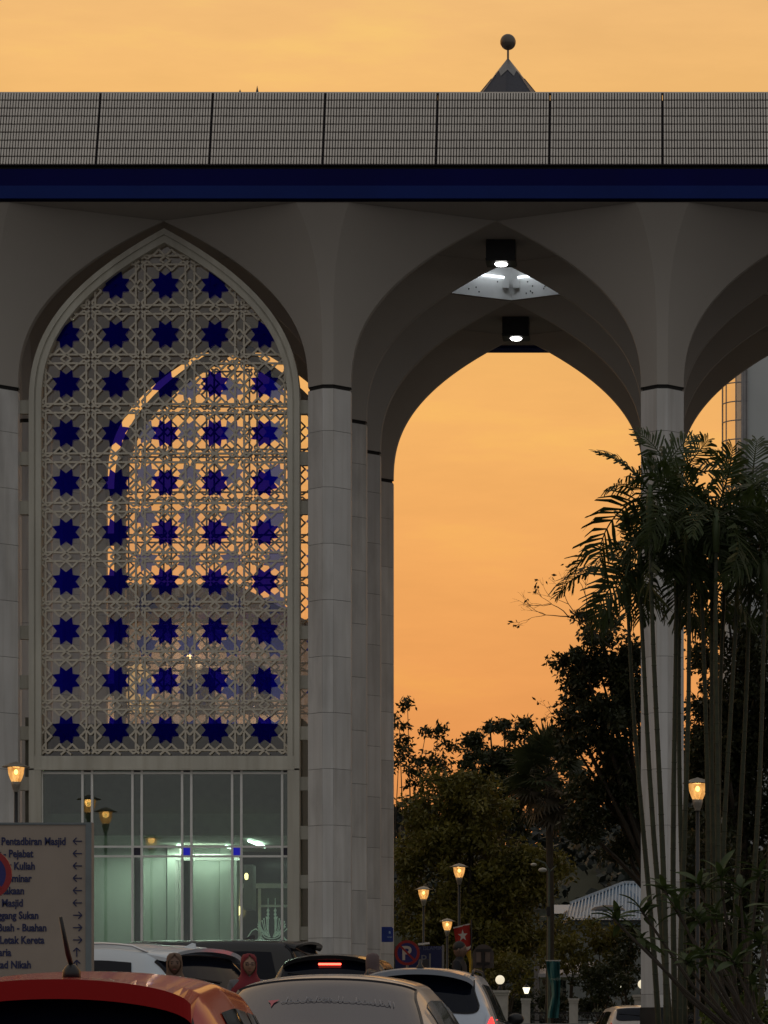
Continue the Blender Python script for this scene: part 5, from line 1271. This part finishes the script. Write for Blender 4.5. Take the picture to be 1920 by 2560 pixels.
# silver SUV
Y = 39; h_ = ZC+(VY-2417)/F*Y
build_car(suv,'silver_suv','silver sport utility car with dark tinted rear glass and lit tail lamp before the column',(X(1050,Y),Y-.6,h_-1.625),R(0),paint('silver_blue',(.52,.58,.66),.2),(.10,.40,.31),spoiler=(.12,.50,.31,.055),rails='black',antenna=(.62,'stub'),sidey=(.5,3.35),tails=(.52,.66,.01,.16),windsh=(3.0,3.5),rearlit=True)
# black SUV with brake light
Y = 46; h_ = ZC+(VY-2381)/F*Y
build_car(suv,'black_suv','black car with a glowing red high brake light in front of the middle column',(X(828,Y),Y-.5,h_-1.63),R(0),paint('black',(.010,.010,.012)),(.10,.40,.31),spoiler=(.20,.50,.31,.05),brake=(.30,.035,.30,True),sidey=(.5,3.35),tails=(.52,.66,.01,.16),windsh=(3.0,3.5))
# white SUV seen three quarters, left
Y = 37.5; h_ = ZC+(VY-2356)/F*Y
bigs = Car(4.8,1.88,[(0,.95),(.03,1.1),(.10,1.18),(.40,1.60),(.62,1.745),(1.2,1.80),(2.4,1.80),(3.1,1.68),(3.75,1.22),(3.85,1.15),(4.65,1.02),(4.8,.75)],[(0,.95),(.12,1.12),(3.7,1.09),(4.8,.7)],[(0,.88),(.12,.96),(.6,1),(3.8,1),(4.6,.93),(4.8,.82)],[(0,.82),(.5,.76),(2,.78),(3.5,.84),(4.8,.9)],crown=.075)
build_car(bigs,'white_suv','white sport utility car seen from its rear corner behind the direction board',(X(588,Y),Y-.2,h_-1.80),R(60),paint('white',(.62,.70,.76)),(.12,.50,.33),spoiler=(.30,.66,.30,.04),rails='chrome',antenna=(.60,'fin'),sidey=(.62,3.6),tails=(.52,.66,.01,.16),windsh=(3.2,3.8))
# dark blue sedan low in front of it
Y = 31; build_car(sedan,'dark_blue_sedan','dark blue sedan low in front of the white car, partly behind the direction board',(X(470,Y),Y,ZC+(VY-2392)/F*Y-1.475),R(72),paint('dark_blue',(.012,.018,.04)),(.66,1.30,.285),sidey=(1.05,3.2),tails=(.45,.66,.01,.18),windsh=(2.65,3.25),wipe=False)
# long black van behind
Y = 56; build_car(van,'black_van','long black van side on behind the other cars, below the lobby glass',(X(800,Y),Y,ZC+(VY-2348)/F*Y-1.93),R(80),paint('black2',(.012,.012,.013)),(.10,.34,.33),sidey=(.4,4.1),tails=(.52,.66,.01,.12),windsh=(3.75,4.35),antenna=(1.2,'fin'),spoiler=(.1,.4,.3,.04),pillars=(.33,.66))
# far white car beyond the fence
Y = 92; build_car(hatch,'white_hatchback','small white car beyond the fence, half hidden by the column foot',(X(1600,Y),Y,ZC+(VY-2511)/F*Y-1.53),R(10),paint('white2',(.6,.55,.5)),(.14,.46,.27),sidey=(.62,2.9),tails=(.45,.66,.01,.20),windsh=(2.25,2.9))

# ------------------------------------------------------------------ people
SKIN = mat('skin', (.30,.17,.11), .5, var=.06); SKIN2 = mat('skin_dark', (.15,.085,.055), .5, var=.06); EYE = mat('eye', (.02,.012,.01), .2, var=0); LIP = mat('lip', (.28,.08,.07), .5, var=0)
def skin_obj(name, verts, edges, rads, mm, parent, sub=2):
    me = bpy.data.meshes.new(name); me.from_pydata(verts, edges, []); o = bpy.data.objects.new(name, me); C.objects.link(o)
    sk = o.modifiers.new('s','SKIN'); sb = o.modifiers.new('b','SUBSURF'); sb.levels = sub; sb.render_levels = sub
    for i, r_ in enumerate(rads): d = me.skin_vertices[0].data[i]; d.radius = r_ if isinstance(r_, tuple) else (r_, r_); d.use_root = (i == 0)
    ev = o.evaluated_get(bpy.context.evaluated_depsgraph_get()); m2 = bpy.data.meshes.new_from_object(ev); m2.shade_smooth(); m2.materials.clear(); m2.materials.append(mm)
    bpy.data.objects.remove(o); m2.name = name; return link(name, m2, parent)
def person(label, x, y, gz, H, rz, robe, cover, skin, kind, bag=None):
    p = thing('person', label, 'person', (x, y, gz), rz); k = H/1.65         # faces -y at rz = 0
    S = lambda *a: tuple(v*k for v in a)
    V = [S(0,0,.92),S(0,.0,1.10),S(0,.01,1.30),S(0,.01,1.40),S(0,.0,1.47),
         S(.10,0,.86),S(.10,-.01,.46),S(.10,.02,.09),S(.10,-.12,.04),
         S(-.10,0,.86),S(-.10,-.01,.46),S(-.10,.02,.09),S(-.10,-.12,.04),
         S(.17,.01,1.35),S(.22,.0,1.08),S(.20,-.14,.90),S(-.17,.01,1.35),S(-.22,.0,1.08),S(-.20,-.14,.90)]
    E = [(0,1),(1,2),(2,3),(3,4),(0,5),(5,6),(6,7),(7,8),(0,9),(9,10),(10,11),(11,12),(2,13),(13,14),(14,15),(2,16),(16,17),(17,18)]
    if kind == 'robe': Rd = [(.17,.13),(.15,.12),(.155,.115),(.07,.07),(.055,.055),(.14,.13),(.13,.13),(.10,.10),.045,(.14,.13),(.13,.13),(.10,.10),.045,.065,.055,.04,.065,.055,.04]
    else: Rd = [(.14,.11),(.13,.10),(.165,.115),(.08,.07),(.055,.055),.09,.065,.05,.042,.09,.065,.05,.042,.068,.05,.038,.068,.05,.038]
    Rd = [tuple(v*k for v in r_) if isinstance(r_, tuple) else r_*k for r_ in Rd]
    skin_obj('body', V, E, Rd, robe, p)
    # head
    m = MB(); n = 18
    for i in range(n+1):
        ph = math.pi*i/n; z = -math.cos(ph); rr = math.sin(ph)
        for j in range(24):
            a = 2*math.pi*j/24; cx_, sy_ = math.cos(a), math.sin(a)
            rx = .074*(1-.18*max(0,-z)**1.3); ry = .095*(1-.10*max(0,-z)); X_ = rx*rr*cx_; Y_ = ry*rr*sy_
            fr_ = max(0,-sy_)                                # towards the face
            nose = .022*math.exp(-((X_/.013)**2)-(((z+.12)/.20)**2))*fr_; eyes_ = -.008*(math.exp(-(((abs(X_)-.030)/.014)**2)-(((z-.08)/.12)**2)))*fr_
            lips = .005*math.exp(-((X_/.022)**2)-(((z+.48)/.08)**2))*fr_; chin = .008*math.exp(-((X_/.022)**2)-(((z+.80)/.14)**2))*fr_
            Y_ -= nose+eyes_+lips+chin
            m.v.append((X_*k, Y_*k, (1.545+.118*z)*k))
    for i in range(n):
        for j in range(24): a = i*24+j; b = i*24+(j+1)%24; m.f.append((a,b,b+24,a+24))
    m.build('head', skin, p, smooth=True)
    for sg in (-1,1):
        m = MB(); m.ball((sg*.030*k,-.081*k,1.556*k),.010*k,6,(1,.6,.7)); m.build('eye', EYE, p, smooth=True)
        m = MB(); m.bar((sg*.016*k,-.092*k,1.576*k),(sg*.046*k,-.082*k,1.575*k),.006*k,.004*k); m.build('eyebrow', EYE, p)
        hand = [(0,0,0),(0,-.05,-.01),(0,-.08,-.015)]; hx, hy, hz_ = sg*.20,-.14,.90
        # palm and five fingers
        hv = [(hx,hy,hz_),(hx-sg*.005,hy-.05,hz_-.01)]; he = [(0,1)]; hr = [(.024,.030),(.018,.036)]
        for f_,(dx,L_) in enumerate(((.030,.055),(.010,.070),(-.010,.066),(-.028,.050))):
            b_ = len(hv); hv += [(hx+sg*0-.0,hy-.075,hz_-.012+dx),(hx-sg*.004,hy-.075-L_*.6,hz_-.018+dx),(hx-sg*.018,hy-.075-L_,hz_-.03+dx)]; he += [(1,b_),(b_,b_+1),(b_+1,b_+2)]; hr += [(.0095,.0095),(.0085,.0085),(.007,.007)]
        b_ = len(hv); hv += [(hx-sg*.012,hy-.035,hz_+.045),(hx-sg*.022,hy-.065,hz_+.058)]; he += [(0,b_),(b_,b_+1)]; hr += [(.011,.011),(.009,.009)]
        skin_obj('hand', [S(*a) for a in hv], he, [(a*k,b*k) for a,b in hr], skin, p, 1)
    m = MB(); m.ball((0,-.093*k,1.492*k),.016*k,6,(1.3,.35,.35)); m.build('mouth', LIP, p, smooth=True)
    if kind == 'robe':                                  # head scarf: hood round the face and a drape over the shoulders
        m = MB(); n = 26; prof = [(.014,1.672),(.060,1.662),(.084,1.632),(.092,1.575),(.092,1.52),(.088,1.47),(.100,1.425),(.150,1.375),(.195,1.325),(.215,1.27),(.212,1.22)]
        for i, (r_, z) in enumerate(prof):
            for j in range(n+1):
                g_ = 0 if z > 1.635 or z < 1.452 else 1.0*math.sin(math.pi*(1.635-z)/(1.635-1.452))**.5
                a = -math.pi/2+g_+(2*math.pi-2*g_)*j/n; wv = 1+.03*math.sin(a*5+i*.8)*(z < 1.42); ry = r_*(1.06 if z > 1.44 else .72)*wv
                m.v.append((r_*math.cos(a)*k*(.93 if z > 1.44 else 1)*wv, (ry*math.sin(a)+.004)*k, z*k))
        for i in range(len(prof)-1):
            for j in range(n): a = i*(n+1)+j; m.f.append((a,a+n+1,a+n+2,a+1))
        m.build('head_scarf', cover, p, smooth=True)
        m = MB(); m.tube([((.19 if False else .15*math.cos(R(t)))*k,(.10*math.sin(R(t)))*k,.40*k) for t in range(0,360,30)],.0,3) if False else m.lathe([(.16*k,.08*k),(.165*k,.5*k),(.15*k,.85*k),(.12*k,.98*k)],(0,0,0),20); m.build('skirt', robe, p, smooth=True)
    else:
        m = MB(); m.ball((0,.012*k,1.585*k),.088*k,12,(.92,1.08,1.0)); me_o = m.build('hair', cover, p, smooth=True)
        for sg in (-1,1): m = MB(); m.ball((sg*.076*k,.0,1.54*k),.022*k,8,(.4,.8,1.3)); m.build('ear', skin, p, smooth=True)
    return p
SC_R = mat('scarf_red', (.17,.008,.018), .8, var=.1, bump=.2); SC_B = mat('scarf_brown', (.13,.085,.06), .8, var=.1, bump=.2); SC_D = mat('scarf_dusky', (.12,.085,.085), .8, var=.1, bump=.2)
RB1 = mat('robe_grey', (.12,.12,.13), .85, var=.15); RB2 = mat('robe_brown', (.10,.06,.045), .85, var=.15); RB3 = mat('robe_dark', (.012,.012,.015), .85)
for (px, py, Y, H, rz, rb, cv, sk, kd, lab) in (
    (622,2383,34.5,1.60,R(14),RB1,SC_R,SKIN,'robe','woman in a bright red head scarf facing the camera between the parked cars'),
    (436,2381,35.0,1.60,R(10),RB2,SC_B,SKIN2,'robe','woman in a beige brown head scarf in front of the white car'),
    (932,2382,42.5,1.62,R(150),RB3,SC_D,SKIN,'robe','person in a dusky head scarf seen from behind, beside the black car'),
    (1150,2352,50.5,1.74,R(80),RB3,mat('hair_black',(.008,.007,.006),.6),SKIN2,'suit','dark haired man in dark clothes below the red flag')):
    q = W(px, py, Y); person(lab, q.x, Y, q.z-H*1.015, H, rz, rb, cv, sk, kd)
m = MB(); q = wloc([o for o in C.objects if o.name == 'person'][0]); 
gl_ = mat('spectacle_frame', (.03,.01,.015), .3, var=0); pr_ = [o for o in C.objects if o.name == 'person'][0]
for sg in (-1,1): m.tube([((sg*.031+.019*math.cos(R(t)))*.97,-.099,1.51+.015*math.sin(R(t))) for t in range(0,361,40)], .0028, 4)
m.bar((-.012,-.101,1.512),(.012,-.101,1.512),.004,.004); m.build('spectacles', gl_, pr_)
